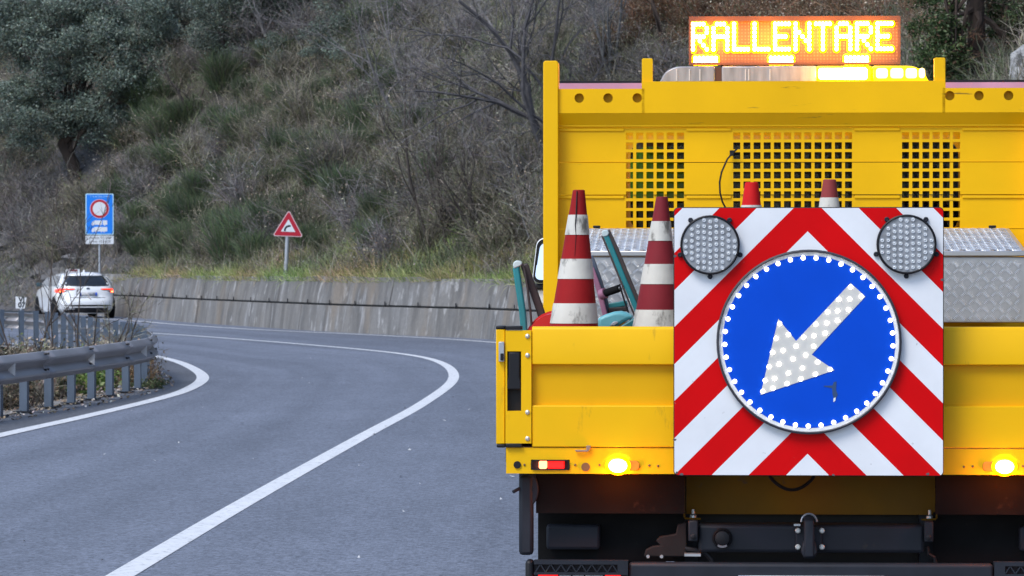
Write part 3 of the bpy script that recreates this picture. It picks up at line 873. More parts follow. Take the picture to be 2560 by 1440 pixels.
# left tow bracket casting and hoses
MB().prism([(TX(a, .16), TZ(b, .16)) for a, b in ((1610, 1392), (1614, 1375), (1632, 1366), (1652, 1364), (1640, 1352), (1650, 1342), (1690, 1335), (1694, 1312), (1716, 1306), (1718, 1392))], .14, .18).build("hitch_casting", M("cast_iron", (.022, .019, .020), .7, spec=.2, var=.3, vscale=15), tb, bevel=.004)
for px in (1620, 1654):
    MB().lathe([(.006, .14), (.006, .13)], 8, (TX(px, .13), 0, TZ(1393, .13)), 'y').build("casting_bolt", ZINC, tb)
bx(MB(), 1711, 1752, 1386, 1392, .06, .12).build("step_tab", ZINC, tb)
MB().tube([(TX(a, .12), .12, TZ(b, .12)) for a, b in ((1712, 1372), (1740, 1376), (1765, 1385), (1778, 1400), (1782, 1412))], .008, 8).build("hose", BLK, tb)
MB().tube([(TX(a, .13), .13, TZ(b, .13)) for a, b in ((2318, 1366), (2322, 1384), (2336, 1392), (2340, 1410))], .007, 8).build("hose", BLK, tb)
# --- rear bumper with pierced lamp covers and the plate
bp = bpy.data.objects.new("rear_bumper", None); COL.objects.link(bp); bp.parent = truck
zb1, zb0 = TZ(1408), TZ(1408) - .17
cb = TX(1572, 0)
MB().box(cb, -cb, -.01, .05, zb0, zb1).build("bumper_bar", CHAS, bp, bevel=.012, seg=3)
for sgn in (-1, 1):
    X = lambda px: sgn * -TX(px, -.02)
    sp = lambda a, b: sorted((X(a), X(b)))
    rl = bpy.data.objects.new("rear_lamp_cluster", None); COL.objects.link(rl); rl.parent = truck
    MB().box(*sp(1313, 1334), -.022, .05, zb0, TZ(1402)).build("end_cover", BLK, rl, bevel=.012, seg=3)
    MB().box(*sp(1335, 1570), .0, .05, zb0, TZ(1404)).build("housing", CHAS, rl)
    cov = MB().box(*sp(1335, 1570), -.024, -.006, TZ(1412), TZ(1402)).box(*sp(1335, 1570), -.024, -.006, TZ(1438), TZ(1432))
    ks = np.linspace(1338, 1544, 17)
    for k in range(16):
        a, b = ks[k], ks[k + 1]
        za_, zb_ = (TZ(1432), TZ(1412)) if k % 2 == 0 else (TZ(1412), TZ(1432))
        wdt = .0022
        cov.prism([(X(a) - wdt, za_), (X(a) + wdt, za_), (X(b) + wdt, zb_), (X(b) - wdt, zb_)], -.022, -.010)
    cov.box(*sp(1544, 1570), -.024, -.006, TZ(1432), TZ(1412))
    cov.build("pierced_cover", CHAS, rl)
    for a, b, mt in ((1345, 1395, REDGLOW), (1398, 1428, M("clear_lens", (.4, .38, .4), .2)), (1431, 1460, M("clear_lens", (.4, .38, .4), .2)), (1463, 1508, M("clear_lens", (.4, .38, .4), .2)), (1512, 1552, REDGLOW)):
        MB().box(*sp(a, b), -.018, -.001, zb0 + .03, TZ(1438)).build("lens", mt, rl, bevel=.004)
plate = bpy.data.objects.new("number_plate", None); COL.objects.link(plate); plate.parent = truck
p0, p1, pz = TX(1846), TX(2210), TZ(1438.6)
MB().box(p0, p1, -.016, -.011, pz - .11, pz).build("plate_sheet", WHT, plate)
BLU = M("sign_blue", (.0, .068, .58), .5, spec=.12, var=.04, vscale=8, dirt=((.02, .06, .3), .05, 14))
for a, b in ((p0, p0 + .04), (p1 - .04, p1)):
    MB().box(a + .001, b - .001, -.0185, -.0165, pz - .109, pz - .001).build("plate_band", M("plate_blue", (.01, .03, .35), .4) if 'plate_blue' not in bpy.data.materials else bpy.data.materials['plate_blue'], plate)
# --- wheels, axle, chassis
def wheel(parent, x, y, r, w):
    wh = bpy.data.objects.new("wheel", None); COL.objects.link(wh); wh.parent = parent; wh.location = (x, y, r)
    MB().lathe([(r * .62, -w / 2), (r * .92, -w / 2), (r, -w * .36), (r, w * .36), (r * .92, w / 2), (r * .62, w / 2)], 36, axis='x').build("tyre", RUB, wh, smooth=True)
    MB().lathe([(r * .62, -w * .4), (r * .55, -w * .2), (r * .2, -w * .1), (r * .2, w * .1), (r * .55, w * .2), (r * .62, w * .4)], 24, axis='x').build("rim", ZINC, wh, smooth=True)
for sgn in (-1, 1):
    wheel(truck, sgn * .83, .95, .36, .20); wheel(truck, sgn * .60, .95, .36, .20); wheel(truck, sgn * .84, 4.55, .36, .20)
mb = MB()
for sgn in (-1, 1):
    mb.box(sgn * .42 - .04, sgn * .42 + .04, .33, 5.1, .62, .80)
mb.box(-.38, .38, .5, .58, .64, .78).box(-.38, .38, 2.6, 2.68, .64, .78)
mb.build("chassis_rails", CHAS, truck)
MB().cyl((-.8, .95, .36), (1, 0, 0), .06, 1.6, 12).build("rear_axle", CHAS, truck)
MB().cyl((-.8, 4.55, .36), (1, 0, 0), .05, 1.6, 12).build("front_axle", CHAS, truck)
mb = MB()
for y in np.arange(.35, 3.0, .42):
    mb.box(-HW + .06, HW - .06, y, y + .06, .88, .975)
mb.build("floor_bearers", CHAS, truck)

# --- headboard: posts, perforated boards, top beam with round holes
LH = 3.0
hb = bpy.data.objects.new("headboard", None); COL.objects.link(hb); hb.parent = truck
cxh = TX(1983, LH)
hx0 = TX(1395, LH); hx1 = 2 * cxh - hx0
def mirx(x): return 2 * cxh - x
def perforated(xs, zs, hole, y0, y1):
    mb = MB()
    nx, nz = len(xs), len(zs)
    idx = {}
    def vid(i, j, k):
        key = (i, j, k)
        if key not in idx:
            idx[key] = len(mb.v); mb.v.append((xs[i], y0 if k == 0 else y1, zs[j]))
        return idx[key]
    solid = lambda i, j: 0 <= i < nx - 1 and 0 <= j < nz - 1 and not hole(i, j)
    for i in range(nx - 1):
        for j in range(nz - 1):
            if not solid(i, j): continue
            mb.f.append((vid(i, j, 0), vid(i + 1, j, 0), vid(i + 1, j + 1, 0), vid(i, j + 1, 0)))
            mb.f.append((vid(i, j, 1), vid(i, j + 1, 1), vid(i + 1, j + 1, 1), vid(i + 1, j, 1)))
            for (di, dj, a, b) in ((-1, 0, (i, j), (i, j + 1)), (1, 0, (i + 1, j), (i + 1, j + 1)), (0, -1, (i, j), (i + 1, j)), (0, 1, (i, j + 1), (i + 1, j + 1))):
                if not solid(i + di, j + dj):
                    mb.f.append((vid(*a, 0), vid(*b, 0), vid(*b, 1), vid(*a, 1)))
    return mb
# hole columns and rows measured in the photograph
holes_x = []
for (a, b, n) in ((1565, 1710, 6), (1833, 2130, 12), (2255, 2400, 6)):
    w = 17.6; pitch = (b - a - w) / (n - 1)
    for k in range(n):
        holes_x.append((TX(a + k * pitch, LH), TX(a + k * pitch + w, LH)))
holes_z = []
for k in range(10):
    y = 331 + k * (551.5 - 331) / 9
    holes_z.append((TZ(y + 17.2, LH), TZ(y, LH)))
seams = [TZ(1120, LH), TZ(735, LH), TZ(655, LH), TZ(572, LH), TZ(487, LH), TZ(405.5, LH), TZ(318, LH)]
xs = sorted([hx0, hx1] + [v for h in holes_x for v in h])
ishx = {i for i in range(len(xs) - 1) if any(abs(xs[i] - h[0]) < 1e-6 and abs(xs[i + 1] - h[1]) < 1e-6 for h in holes_x)}
for k in range(len(seams) - 1):
    lo, hi = seams[k] + (.0015 if k else 0), seams[k + 1] - .0015
    zs = {lo, hi}; hz = []
    for a, b in holes_z:
        a2, b2 = max(a, lo), min(b, hi)
        if b2 - a2 > .001:
            zs |= {a2, b2}; hz.append((a2, b2))
    zs = sorted(zs)
    ishz = {j for j in range(len(zs) - 1) if any(zs[j] >= a - 1e-7 and zs[j + 1] <= b + 1e-7 for a, b in hz)}
    dy = (.0, .006, .002, .008, .0, .005)[k % 6]
    perforated(xs, zs, lambda i, j: i in ishx and j in ishz, LH + dy, LH + dy + .022).build("headboard_plank", YELW, hb)
    if k in (3, 5):      # rounded ledge along the plank's upper edge; kept clear of the pierced fields
        gaps = [hx0, TX(1560, LH), TX(1716, LH), TX(1828, LH), TX(2136, LH), TX(2250, LH), TX(2406, LH), hx1]
        for q in range(0, 8, 2):
            MB().box(gaps[q], gaps[q + 1], LH + dy - .006, LH + dy - .0005, hi - .014, hi - .001).build("plank_ledge", YELW, hb, bevel=.003)
# top beam: front face with round holes, sloping underside
tz0, tz1, tz2, tz3 = TZ(318, LH), TZ(283, LH), TZ(222, LH), TZ(204, LH)
yb = LH - .045
hc = [(TX(px, yb), TZ(244, yb), .0195) for px in (1448, 1520, 1593)]
hc += [(TX(px, yb), TZ(240, yb), .0195) for px in (2374, 2447, 2521)] + [(mirx(hc[0][0]), hc[0][1], .0195)]
hc = sorted(hc)[:6]
def plate_round(x0, x1, zlo, zhi, holes, y0, y1):
    """plate pierced by round holes: each hole sits in a square cell fanned to its rim"""
    mb = MB(); q = .030; n = 24
    xs_ = [x0]
    for (cx_, cz_, r_) in holes: xs_ += [cx_ - q, cx_ + q]
    xs_.append(x1)
    for i in range(0, len(xs_) - 1, 2):
        if xs_[i + 1] - xs_[i] > 1e-4: mb.box(xs_[i], xs_[i + 1], y0, y1, zlo, zhi)
    for (cx_, cz_, r_) in holes:
        mb.box(cx_ - q, cx_ + q, y0, y1, zlo, cz_ - q).box(cx_ - q, cx_ + q, y0, y1, cz_ + q, zhi)
        inn = circle(cx_, cz_, r_, n)
        out = []
        for (a, b) in inn:
            dx, dz = a - cx_, b - cz_; k = q / max(abs(dx), abs(dz)); out.append((cx_ + dx * k, cz_ + dz * k))
        mb.ring(out, inn, y0, y1)
    return mb
xa, xb = TX(1604, yb), TX(2363, yb)
plate_round(hx0, xa, tz1, tz2, [h for h in hc if h[0] < cxh], yb, yb + .006).build("beam_face_outer", YELW, hb, recalc=False)
plate_round(xb, mirx(hx0), tz1, tz2, [h for h in hc if h[0] > cxh], yb, yb + .006).build("beam_face_outer", YELW, hb, recalc=False)
MB().box(xa + .0005, xb - .0005, yb, yb + .006, tz1, tz3).build("beam_face", YELW, hb)
MB().prism_x([(yb, tz1 - .001), (yb + .004, tz1 - .001), (LH + .02, tz0 + .001), (LH - .001, tz0 + .001)], hx0, mirx(hx0)).build("beam_underside", YELW, hb)
MB().box(xa, xb, yb + .0065, LH + .04, tz3 - .006, tz3 - .0005).build("beam_top", YELW, hb)
MB().box(hx0, mirx(hx0), LH - .008, LH - .003, tz0 + .004, tz2 - .004).build("beam_back", YELW, hb)
for a, b in ((hx0, xa - .001), (xb + .001, mirx(hx0))):
    MB().box(a, b, yb + .0065, LH + .02, tz2 - .006, tz2 - .0005).build("beam_top", YELW, hb)
# side posts and stakes
pz1 = TZ(150, LH - .06)
for mirror in (False, True):
    a, b = TX(1358, LH - .06), TX(1395.5, LH - .06)
    if mirror: a, b = mirx(b), mirx(a)
    MB().prism(rounded(a, b, FLZ - .1, pz1, .012)[:], LH - .06, LH + .06).build("side_post", YEL, hb, bevel=.003)
for a, b in ((1605, 1632), (2334, 2362)):
    MB().prism(rounded(TX(a, LH), TX(b, LH), tz2, TZ(146, LH), .007), LH - .035, LH + .005).build("stake", YEL, hb, bevel=.002)
# thin cable hanging from the grille
MB().tube([(TX(a, LH - .02), LH - .02 - d, TZ(b, LH - .02)) for a, b, d in ((1842, 372, .0), (1830, 384, .01), (1818, 398, .015), (1804, 430, .03), (1799, 455, .03), (1800, 482, .03), (1806, 505, .02), (1814, 520, .01))], .0038, 6).build("thin_cable", BLK, hb)
MB().box(TX(1824, LH - .02), TX(1834, LH - .02), LH - .032, LH - .012, TZ(390, LH), TZ(376, LH)).build("cable_tie", BLK, hb)

# --- cab
CY = 3.20
cab = bpy.data.objects.new("cab", None); COL.objects.link(cab); cab.parent = truck
ccx = TX(1985, CY)
cw = 0.98
cz1 = TZ(204, CY)
CABY = M("cab_yellow", (.84, .47, .004), .3, var=.04, coat=.4)
INTR = M("cab_interior", (.012, .012, .014), .9, spec=.1)
# rear wall with one wide rounded window
wx0, wx1, wz0, wz1 = TX(1576, CY), TX(2396, CY), TZ(580, CY), TZ(352, CY)
inn = rounded(wx0, wx1, wz0, wz1, .06, 6)
out = rounded(ccx - cw, ccx + cw, 1.0, cz1 - .05, .02, 6)
MB().ring(out, inn, CY, CY + .03).build("rear_wall", CABY, cab)
GLS = glass("window_glass", (.80, .82, .82), 0, ior=1.22)
MB().prism(rounded(wx0 + .003, wx1 - .003, wz0 + .003, wz1 - .003, .057, 6), CY + .012, CY + .016).build("rear_window", GLS, cab)
roof = MB().prism_x([(CY, cz1 - .055), (CY, cz1 - .004), (CY + .05, cz1), (CY + 1.3, cz1 - .01), (CY + 1.45, cz1 - .09), (CY + 1.4, cz1 - .10), (CY + 1.25, cz1 - .055)], ccx - cw + .02, ccx + cw - .02)
roof.build("cab_roof", CABY, cab, bevel=.01)
for a, b in ((1398, 1604), (2364, 2568)):
    MB().box(TX(a, CY - .01), TX(b, CY - .01), CY - .012, CY - .002, TZ(222, CY), TZ(207, CY)).build("roof_trim", PINK, cab)
    MB().box(TX(a - 2, CY), TX(b + 2, CY), CY - .011, CY + .05, TZ(207, CY) + .0006, TZ(201, CY)).build("roof_seal", CHAS, cab)
for sgn in (-1, 1):
    x = ccx + sgn * cw
    a, b = sorted((x, x - sgn * .04))
    d = bpy.data.objects.new("door", None); COL.objects.link(d); d.parent = cab
    # window ring in the y,z plane
    mb = MB()
    mb.box(a, b, CY + .04, CY + 1.75, .55, 1.62).box(a, b, CY + .04, CY + .12, 1.62, cz1 - .05).box(a, b, CY + .10, CY + 1.40, cz1 - .10, cz1 - .052)
    mb.prism_x([(CY + 1.60, 1.62), (CY + 1.70, 1.62), (CY + 1.42, cz1 - .06), (CY + 1.34, cz1 - .06)], a, b)
    mb.build("door_shell", CABY, d)
    MB().prism_x([(CY + .12, 1.62), (CY + 1.60, 1.62), (CY + 1.34, cz1 - .10), (CY + .12, cz1 - .10)], x - sgn * .025, x - sgn * .021).build("door_window", GLS, d)
MB().box(ccx - cw + .04, ccx + cw - .04, CY + .03, CY + 1.9, .85, .9).build("cab_floor", INTR, cab)
MB().box(ccx - cw, ccx + cw, CY + 1.76, CY + 2.35, .5, 1.35).build("bonnet", CABY, cab, bevel=.08, seg=4)
MB().box(ccx - cw + .05, ccx + cw - .05, CY + 1.45, CY + 1.75, 1.3, 1.66).build("dashboard", INTR, cab, bevel=.04)
MB().add([(ccx - .93, CY + 1.74, 1.62), (ccx + .93, CY + 1.74, 1.62), (ccx + .88, CY + 1.42, cz1 - .09), (ccx - .88, CY + 1.42, cz1 - .09),
          (ccx - .93, CY + 1.75, 1.62), (ccx + .93, CY + 1.75, 1.62), (ccx + .88, CY + 1.43, cz1 - .09), (ccx - .88, CY + 1.43, cz1 - .09)],
         [(0, 1, 2, 3), (7, 6, 5, 4), (0, 4, 5, 1), (1, 5, 6, 2), (2, 6, 7, 3), (3, 7, 4, 0)]).build("windscreen", glass("windscreen_glass", (.30, .32, .33), 0, ior=1.22), cab)
for sx_ in (-.52, .5):
    st = bpy.data.objects.new("seat", None); COL.objects.link(st); st.parent = cab
    MB().box(ccx + sx_ - .25, ccx + sx_ + .25, CY + .35, CY + .85, 1.2, 1.38).build("cushion", INTR, st, bevel=.05, seg=3)
    MB().prism_x([(CY + .32, 1.38), (CY + .44, 1.38), (CY + .34, 1.92), (CY + .24, 1.92)], ccx + sx_ - .23, ccx + sx_ + .23).build("backrest", INTR, st, bevel=.04, seg=3)
MB().tube([(ccx - .52 + .2 * math.cos(t), CY + 1.25 - .1 * math.sin(t), 1.68 + .17 * math.sin(t)) for t in np.linspace(0, 2 * math.pi, 25)], .016, 8).build("steering_wheel", INTR, cab)
# --- left door mirror
MY = CY + 1.35
mr_ = bpy.data.objects.new("door_mirror", None); COL.objects.link(mr_); mr_.parent = truck
a0, a1, b0, b1 = TX(1329, MY), TX(1388, MY), TZ(708, MY), TZ(594, MY)
def lean(poly, k=.12): return [(x + (z - b0) * k * (1 if x < (a0 + a1) / 2 else .3), z) for x, z in poly]
MB().prism(lean(rounded(a0, a1, b0, b1, .035, 6)), MY, MY + .07).build("shell", WHT, mr_, bevel=.012, seg=3)
MB().ring(lean(rounded(a0 + .004, a1 - .004, b0 + .001, b1 - .006, .032, 6)), lean(rounded(a0 + .016, a1 - .012, b0 + .016, b1 - .02, .026, 6)), MY - .012, MY - .001).build("frame", BLK, mr_)
MIR = M("mirror_glass", (.92, .94, .96), .01, 1.0)
gcx, gcz = (a0 + a1) / 2, (b0 + b1) / 2
gl = MB().prism([(x - gcx, z - gcz) for x, z in lean(rounded(a0 + .014, a1 - .010, b0 + .014, b1 - .018, .026, 6))], -.001, .001).build("glass", MIR, mr_)
gl.location = (gcx, MY - .010, gcz); gl.rotation_euler = (-R(8), 0, -R(4))
MIR.node_tree.nodes['Principled BSDF'].inputs['Base Color'].default_value = (.92, .94, .96, 1)
MB().box(a0 + .01, a1 + .02, MY + .0, MY + .05, b0 - .03, b0 - .002).build("arm_cover", BLK, mr_, bevel=.008)
MB().tube([(a1 - .03, MY + .03, b0 + .05), (a1 + .10, MY + .06, b0 + .04), (ccx - cw, MY + .1, b0 + .02)], .016, 8).build("arm", BLK, mr_)
MB().prism(rounded(TX(1336, MY), TX(1372, MY), TZ(763, MY), TZ(722, MY), .03, 6), MY + .02, MY + .05).build("lower_shell", WHT, mr_, bevel=.01)

# --- light bar on the cab roof
BY = CY + .42
lb = bpy.data.objects.new("light_bar", None); COL.objects.link(lb); lb.parent = truck
CLR = glass("clear_polycarbonate", (.86, .87, .88), .35, .08)
FROST = M("frosted_lens", (.36, .35, .37), .2, var=.35, vscale=30, stretch=(1, 1, .2))
lz0_, lz1_ = TZ(206, BY), TZ(166, BY)
bl, br = TX(1648, BY), TX(2322, BY)
MB().box(bl + .04, br - .04, BY - .02, BY + .22, lz0_ - .03, lz0_ - .001).build("base_tray", CHAS, lb)
def lens(px0, px1, round_left=False, round_right=False):
    x0, x1 = TX(px0, BY), TX(px1, BY); r = lz1_ - lz0_
    p = [(x0, lz0_), (x1, lz0_)]
    if round_right: p += [(x1 - .008 - .085 * (1 - math.cos(t)), lz0_ + r * math.sin(t)) for t in np.linspace(.25, math.pi / 2, 7)]
    else: p += [(x1, lz1_)]
    if round_left: p += [(x0 + .008 + .085 * (1 - math.cos(t)), lz0_ + r * math.sin(t)) for t in np.linspace(math.pi / 2, .25, 7)]
    else: p += [(x0, lz1_)]
    return MB().prism(p, BY - .03, BY + .2)
lens(1648, 1787, True).build("end_lens", FROST, lb, bevel=.006)
lens(1804, 2040).build("middle_lens", FROST, lb, bevel=.006)
bx(MB(), 1788, 1803, 168, 206, BY - .02, BY + .2).build("divider", M("brown_divider", (.12, .045, .02), .5), lb)
for a in (1690, 1722, 1748, 1862, 1870, 1923):
    bx(MB(), a, a + 3, 172, 201, BY - .034, BY - .031).build("lens_rib", M("lens_rib_white", (.62, .60, .60), .3) if 'lens_rib_white' not in bpy.data.materials else bpy.data.materials['lens_rib_white'], lb)
BARON = E("beacon_lit", (1, .80, .30), 22.0, (.8, .5, .1))
BARGLOW = E("beacon_lens_glowing", (1, .70, .0), 1.0, (.8, .4, 0))  # lit lens, its yellow also standing in for the halo round the modules
BARHOT = E("beacon_module_lit", (1, .78, .20), 4.0, (.8, .5, .1))
lens(2041, 2178).build("lit_lens", BARGLOW, lb, bevel=.006)
MB().prism(rounded(TX(2046, BY - .04), TX(2110, BY - .04), TZ(198, BY - .04), TZ(171, BY - .04), .012), BY - .043, BY - .031).build("lit_module", BARON, lb, bevel=.004)
MB().prism(rounded(TX(2104, BY - .04), TX(2168, BY - .04), TZ(199, BY - .04), TZ(170, BY - .04), .012), BY - .044, BY - .032).build("lit_module", BARON, lb, bevel=.004)
lens(2181, 2322, False, True).build("lit_end_lens", BARGLOW, lb, bevel=.006)
for a, b in ((2190, 2219), (2226, 2258), (2264, 2292), (2297, 2312)):
    MB().prism(rounded(TX(a, BY - .04), TX(b, BY - .04), TZ(196, BY - .04), TZ(171, BY - .04), .012), BY - .041, BY - .031).build("lit_module", BARHOT, lb, bevel=.004)
pl = bpy.data.lights.new("beacon_flash", 'POINT'); pl.energy = 3.0; pl.color = (1, .45, .03); pl.shadow_soft_size = .04
po = link("beacon_flash", pl, lb); po.location = (TX(2107, BY), BY - .12, TZ(180, BY))
# ------------------------------------------------------------------ LED message board above the cab
GY = CY + .72
ms = thing("message_board", "lit amber LED message board reading RALLENTARE above the cab roof", "LED sign", on_truck(TX(1986, GY), GY, 0), T_YAW)
mox = TX(1986, GY)
def gx(px, d=0): return TX(px, GY + d) - mox
def gz(py, d=0): return TZ(py, GY + d)
MB().box(gx(1722), gx(2250), 0, .10, gz(162), gz(41)).build("case", M("board_case", (.055, .04, .038), .5, var=.2, vscale=12), ms, bevel=.006)
def boardmat():
    m = bpy.data.materials.new("led_field"); n, l, p = nodes_of(m)
    tc = add(n, "ShaderNodeTexCoord"); v = add(n, "ShaderNodeTexVoronoi"); v.inputs["Scale"].default_value = 70; v.inputs["Randomness"].default_value = 0
    l.new(tc.outputs["Object"], v.inputs["Vector"])
    r = add(n, "ShaderNodeMapRange"); r.inputs[1].default_value = .25; r.inputs[2].default_value = .4; l.new(v.outputs["Distance"], r.inputs[0])
    x = add(n, "ShaderNodeMixRGB"); x.inputs[1].default_value = (.34, .22, .17, 1); x.inputs[2].default_value = (.12, .07, .05, 1)
    l.new(r.outputs[0], x.inputs[0]); l.new(x.outputs[0], p.inputs["Base Color"]); p.inputs["Roughness"].default_value = .5
    return m
fld = MB().box(gx(1728), gx(2243), -.004, -.0005, gz(156), gz(53)).build("led_field", boardmat(), ms)
MB().ring([(gx(1722), gz(162)), (gx(2250), gz(162)), (gx(2250), gz(41)), (gx(1722), gz(41))], [(gx(1728), gz(156)), (gx(2243), gz(156)), (gx(2243), gz(53)), (gx(1728), gz(53))], -.022, -.0005).build("rim", M("board_rim", (.09, .05, .045), .5), ms)
for sx_ in (-.3, .3):
    MB().box(sx_ - .02, sx_ + .02, .03, .08, cz1 - .02, gz(162) - .001).build("foot", CHAS, ms)
LEDON = E("led_amber_lit", (1, .88, .40), 14.0)
LEDHALO = E("led_amber_halo", (1, .56, .0), 1.35, (.8, .4, 0))  # glowing discs standing in for the halo round each lit LED
FONT = {'R': ["11110", "10001", "10001", "11110", "10100", "10010", "10001"], 'A': ["01110", "10001", "10001", "11111", "10001", "10001", "10001"],
        'L': ["10000"] * 6 + ["11111"], 'E': ["11111", "10000", "10000", "11110", "10000", "10000", "11111"],
        'N': ["10001", "10001", "11001", "10101", "10011", "10001", "10001"], 'T': ["11111"] + ["00100"] * 6}
def led_dots(dots, rx, rz, y0, h, n=10):
    mb = MB()
    for (px, py) in dots:
        cx_, cz_ = gx(px), gz(py)
        b = len(mb.v)
        for k, (s_, d_) in enumerate(((1, 0), (.92, .5), (.6, .9))):
            for j in range(n):
                w = 2 * math.pi * j / n
                mb.v.append((cx_ + rx * s_ * math.cos(w), y0 - h * d_, cz_ + rz * s_ * math.sin(w)))
        for k in range(2):
            for j in range(n):
                mb.f.append((b + k * n + j, b + k * n + (j + 1) % n, b + (k + 1) * n + (j + 1) % n, b + (k + 1) * n + j))
        mb.f.append(tuple(b + 2 * n + j for j in range(n)))
    return mb
def led_letter(name, dots):
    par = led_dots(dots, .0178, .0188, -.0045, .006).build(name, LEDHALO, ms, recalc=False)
    led_dots(dots, .0080, .0088, -.0105, .007).build("lit_dots", LEDON, par, recalc=False)['kind'] = 'stuff'
for i, ch in enumerate("RALLENTARE"):
    dots = []
    x0 = 1732.5 + 51.2 * i
    for r_, row in enumerate(FONT[ch]):
        for c_, q in enumerate(row):
            if q == '1': dots.append((x0 + 8.6 * c_, 60 + 10.5 * r_))
    led_letter("letter", dots)
for x0 in (1738.5, 1927, 2115.5):
    led_letter("light_strip", [(x0 + 10.2 * k, y) for k in range(6) for y in (145, 154)])
for k in range(4):
    pl = bpy.data.lights.new("sign_glow", 'POINT'); pl.energy = 3.5; pl.color = (1, .27, .0); pl.shadow_soft_size = .06
    po = link("sign_glow", pl, ms); po.location = (gx(1790 + 130 * k), -.10, gz(95))

# ------------------------------------------------------------------ arrow board on the tailgate
AY = -.115
ab = thing("arrow_board", "square red and white chevron board with lit blue arrow disc hung on the tailgate", "road sign", on_truck(TX(2022, AY), AY, 0), T_YAW)
aox = TX(2022, AY)
def ax(px): return TX(px, AY) - aox
def az(py): return TZ(py, AY)
x0, x1, z0, z1 = ax(1686), ax(2357.5), az(1188), az(520)
cx0 = ax(1660 + 718 / 2)
def chevron():
    m = bpy.data.materials.new("chevron_sheeting"); n, l, p = nodes_of(m)
    tc = add(n, "ShaderNodeTexCoord"); sp = add(n, "ShaderNodeSeparateXYZ"); l.new(tc.outputs["Object"], sp.inputs[0])
    def ma(op, a, b=None):
        x = add(n, "ShaderNodeMath", operation=op)
        for i, q in ((0, a), (1, b)):
            if q is None: continue
            if isinstance(q, (int, float)): x.inputs[i].default_value = q
            else: l.new(q, x.inputs[i])
        return x.outputs[0]
    per = 368 / 2 / 747
    zref = az(480 + 10 / 2)
    a = ma('ABSOLUTE', ma('SUBTRACT', sp.outputs[0], cx0))
    t = ma('SUBTRACT', ma('SUBTRACT', zref, sp.outputs[2]), a)
    fr = ma('FRACT', ma('DIVIDE', ma('ADD', t, per * 20), per))
    red = ma('LESS_THAN', fr, .503)
    nz = add(n, "ShaderNodeTexNoise"); nz.inputs["Scale"].default_value = 30; nz.inputs["Detail"].default_value = 8; l.new(tc.outputs["Object"], nz.inputs["Vector"])
    mr = add(n, "ShaderNodeMapRange"); mr.inputs[1].default_value = .69; mr.inputs[2].default_value = .74; l.new(nz.outputs["Fac"], mr.inputs[0])
    n2 = add(n, "ShaderNodeTexNoise"); n2.inputs["Scale"].default_value = 5; n2.inputs["Detail"].default_value = 6; l.new(tc.outputs["Object"], n2.inputs["Vector"])
    m2 = add(n, "ShaderNodeMapRange"); m2.inputs[1].default_value = .3; m2.inputs[2].default_value = .7; m2.inputs[3].default_value = .9; m2.inputs[4].default_value = 1.04; l.new(n2.outputs["Fac"], m2.inputs[0])
    mx = add(n, "ShaderNodeMixRGB"); mx.inputs[1].default_value = (.80, .82, .85, 1); mx.inputs[2].default_value = (.66, .0, .002, 1); l.new(red, mx.inputs[0])
    sc = add(n, "ShaderNodeVectorMath", operation='SCALE'); l.new(mx.outputs[0], sc.inputs[0]); l.new(m2.outputs[0], sc.inputs["Scale"])
    m3 = add(n, "ShaderNodeMixRGB"); m3.inputs[2].default_value = (.30, .26, .25, 1); l.new(sc.outputs[0], m3.inputs[1])
    mu = ma('MULTIPLY', mr.outputs[0], .6); l.new(mu, m3.inputs[0]); l.new(m3.outputs[0], p.inputs["Base Color"])
    p.inputs["Roughness"].default_value = .5; p.inputs["Specular IOR Level"].default_value = .12
    return m
MB().prism(rounded(x0 - .003, x1 + .003, z0 - .003, z1 + .003, .016), .004, .032).build("board_back", BLK, ab, bevel=.003)
MB().prism(rounded(x0, x1, z0, z1, .014), -.001, .0035).build("chevron_panel", chevron(), ab)
for px, py in ((1692, 1183), (1704, 1186), (2320, 1184), (2083, 1187), (1687, 640), (2356.5, 700), (1687.5, 1100)):     # chipped corners and edges
    s_ = .006
    MB().prism([(ax(px) + s_ * rnd.uniform(.5, 1.3) * math.cos(t), az(py) + s_ * rnd.uniform(.4, 1.0) * math.sin(t)) for t in np.linspace(0, 6.28, 8, endpoint=False)], -.0016, -.0011).build("chip", M("bare_chip", (.10, .08, .09), .6) if 'bare_chip' not in bpy.data.materials else bpy.data.materials['bare_chip'], ab)
for sgn in (-1, 1):
    MB().box(sgn * .30 - .02, sgn * .30 + .02, .033, .105, az(1160), az(830)).build("mount_bracket", CHAS, ab)
# the blue disc
dcx, dcz = ax(1660 + 724 / 2), az(480 + 749 / 2)
dk = 1 / 2 / 747
disc = bpy.data.objects.new("arrow_disc", None); COL.objects.link(disc); disc.parent = ab
MB().lathe([(458 * dk, .0005), (458 * dk, -.024), (450 * dk, -.026), (446 * dk, -.024), (446 * dk, -.012)], 72, (dcx, 0, dcz), 'y').build("disc_rim", M("dark_rim", (.03, .03, .04), .45), disc, smooth=True)
MB().lathe([(445.5 * dk, -.012), (445.5 * dk, -.0135)], 72, (dcx, 0, dcz), 'y').build("white_border", WHT, disc)
MB().lathe([(427 * dk, -.0138), (427 * dk, -.0145)], 72, (dcx, 0, dcz), 'y').build("blue_face", BLU, disc)
def zp(zx, zy): return ax(1660 + zx / 2), az(480 + zy / 2)
arrow = [zp(*p) for p in ((932, 455), (1006, 522), (738, 812), (852, 890), (482, 1014), (571, 634), (660, 744))]
MB().prism(arrow, -.0160, -.0149).build("arrow", M("arrow_white", (.56, .555, .53), .5, var=.05), disc)
MB().prism([zp(*p) for p in ((848, 950), (862, 946), (860, 990), (868, 1012), (852, 1046), (842, 1010), (840, 980), (800, 972), (796, 968), (842, 966))], -.0156, -.0148).build("torn_patch", M("torn_dark", (.02, .06, .16), .5), disc)
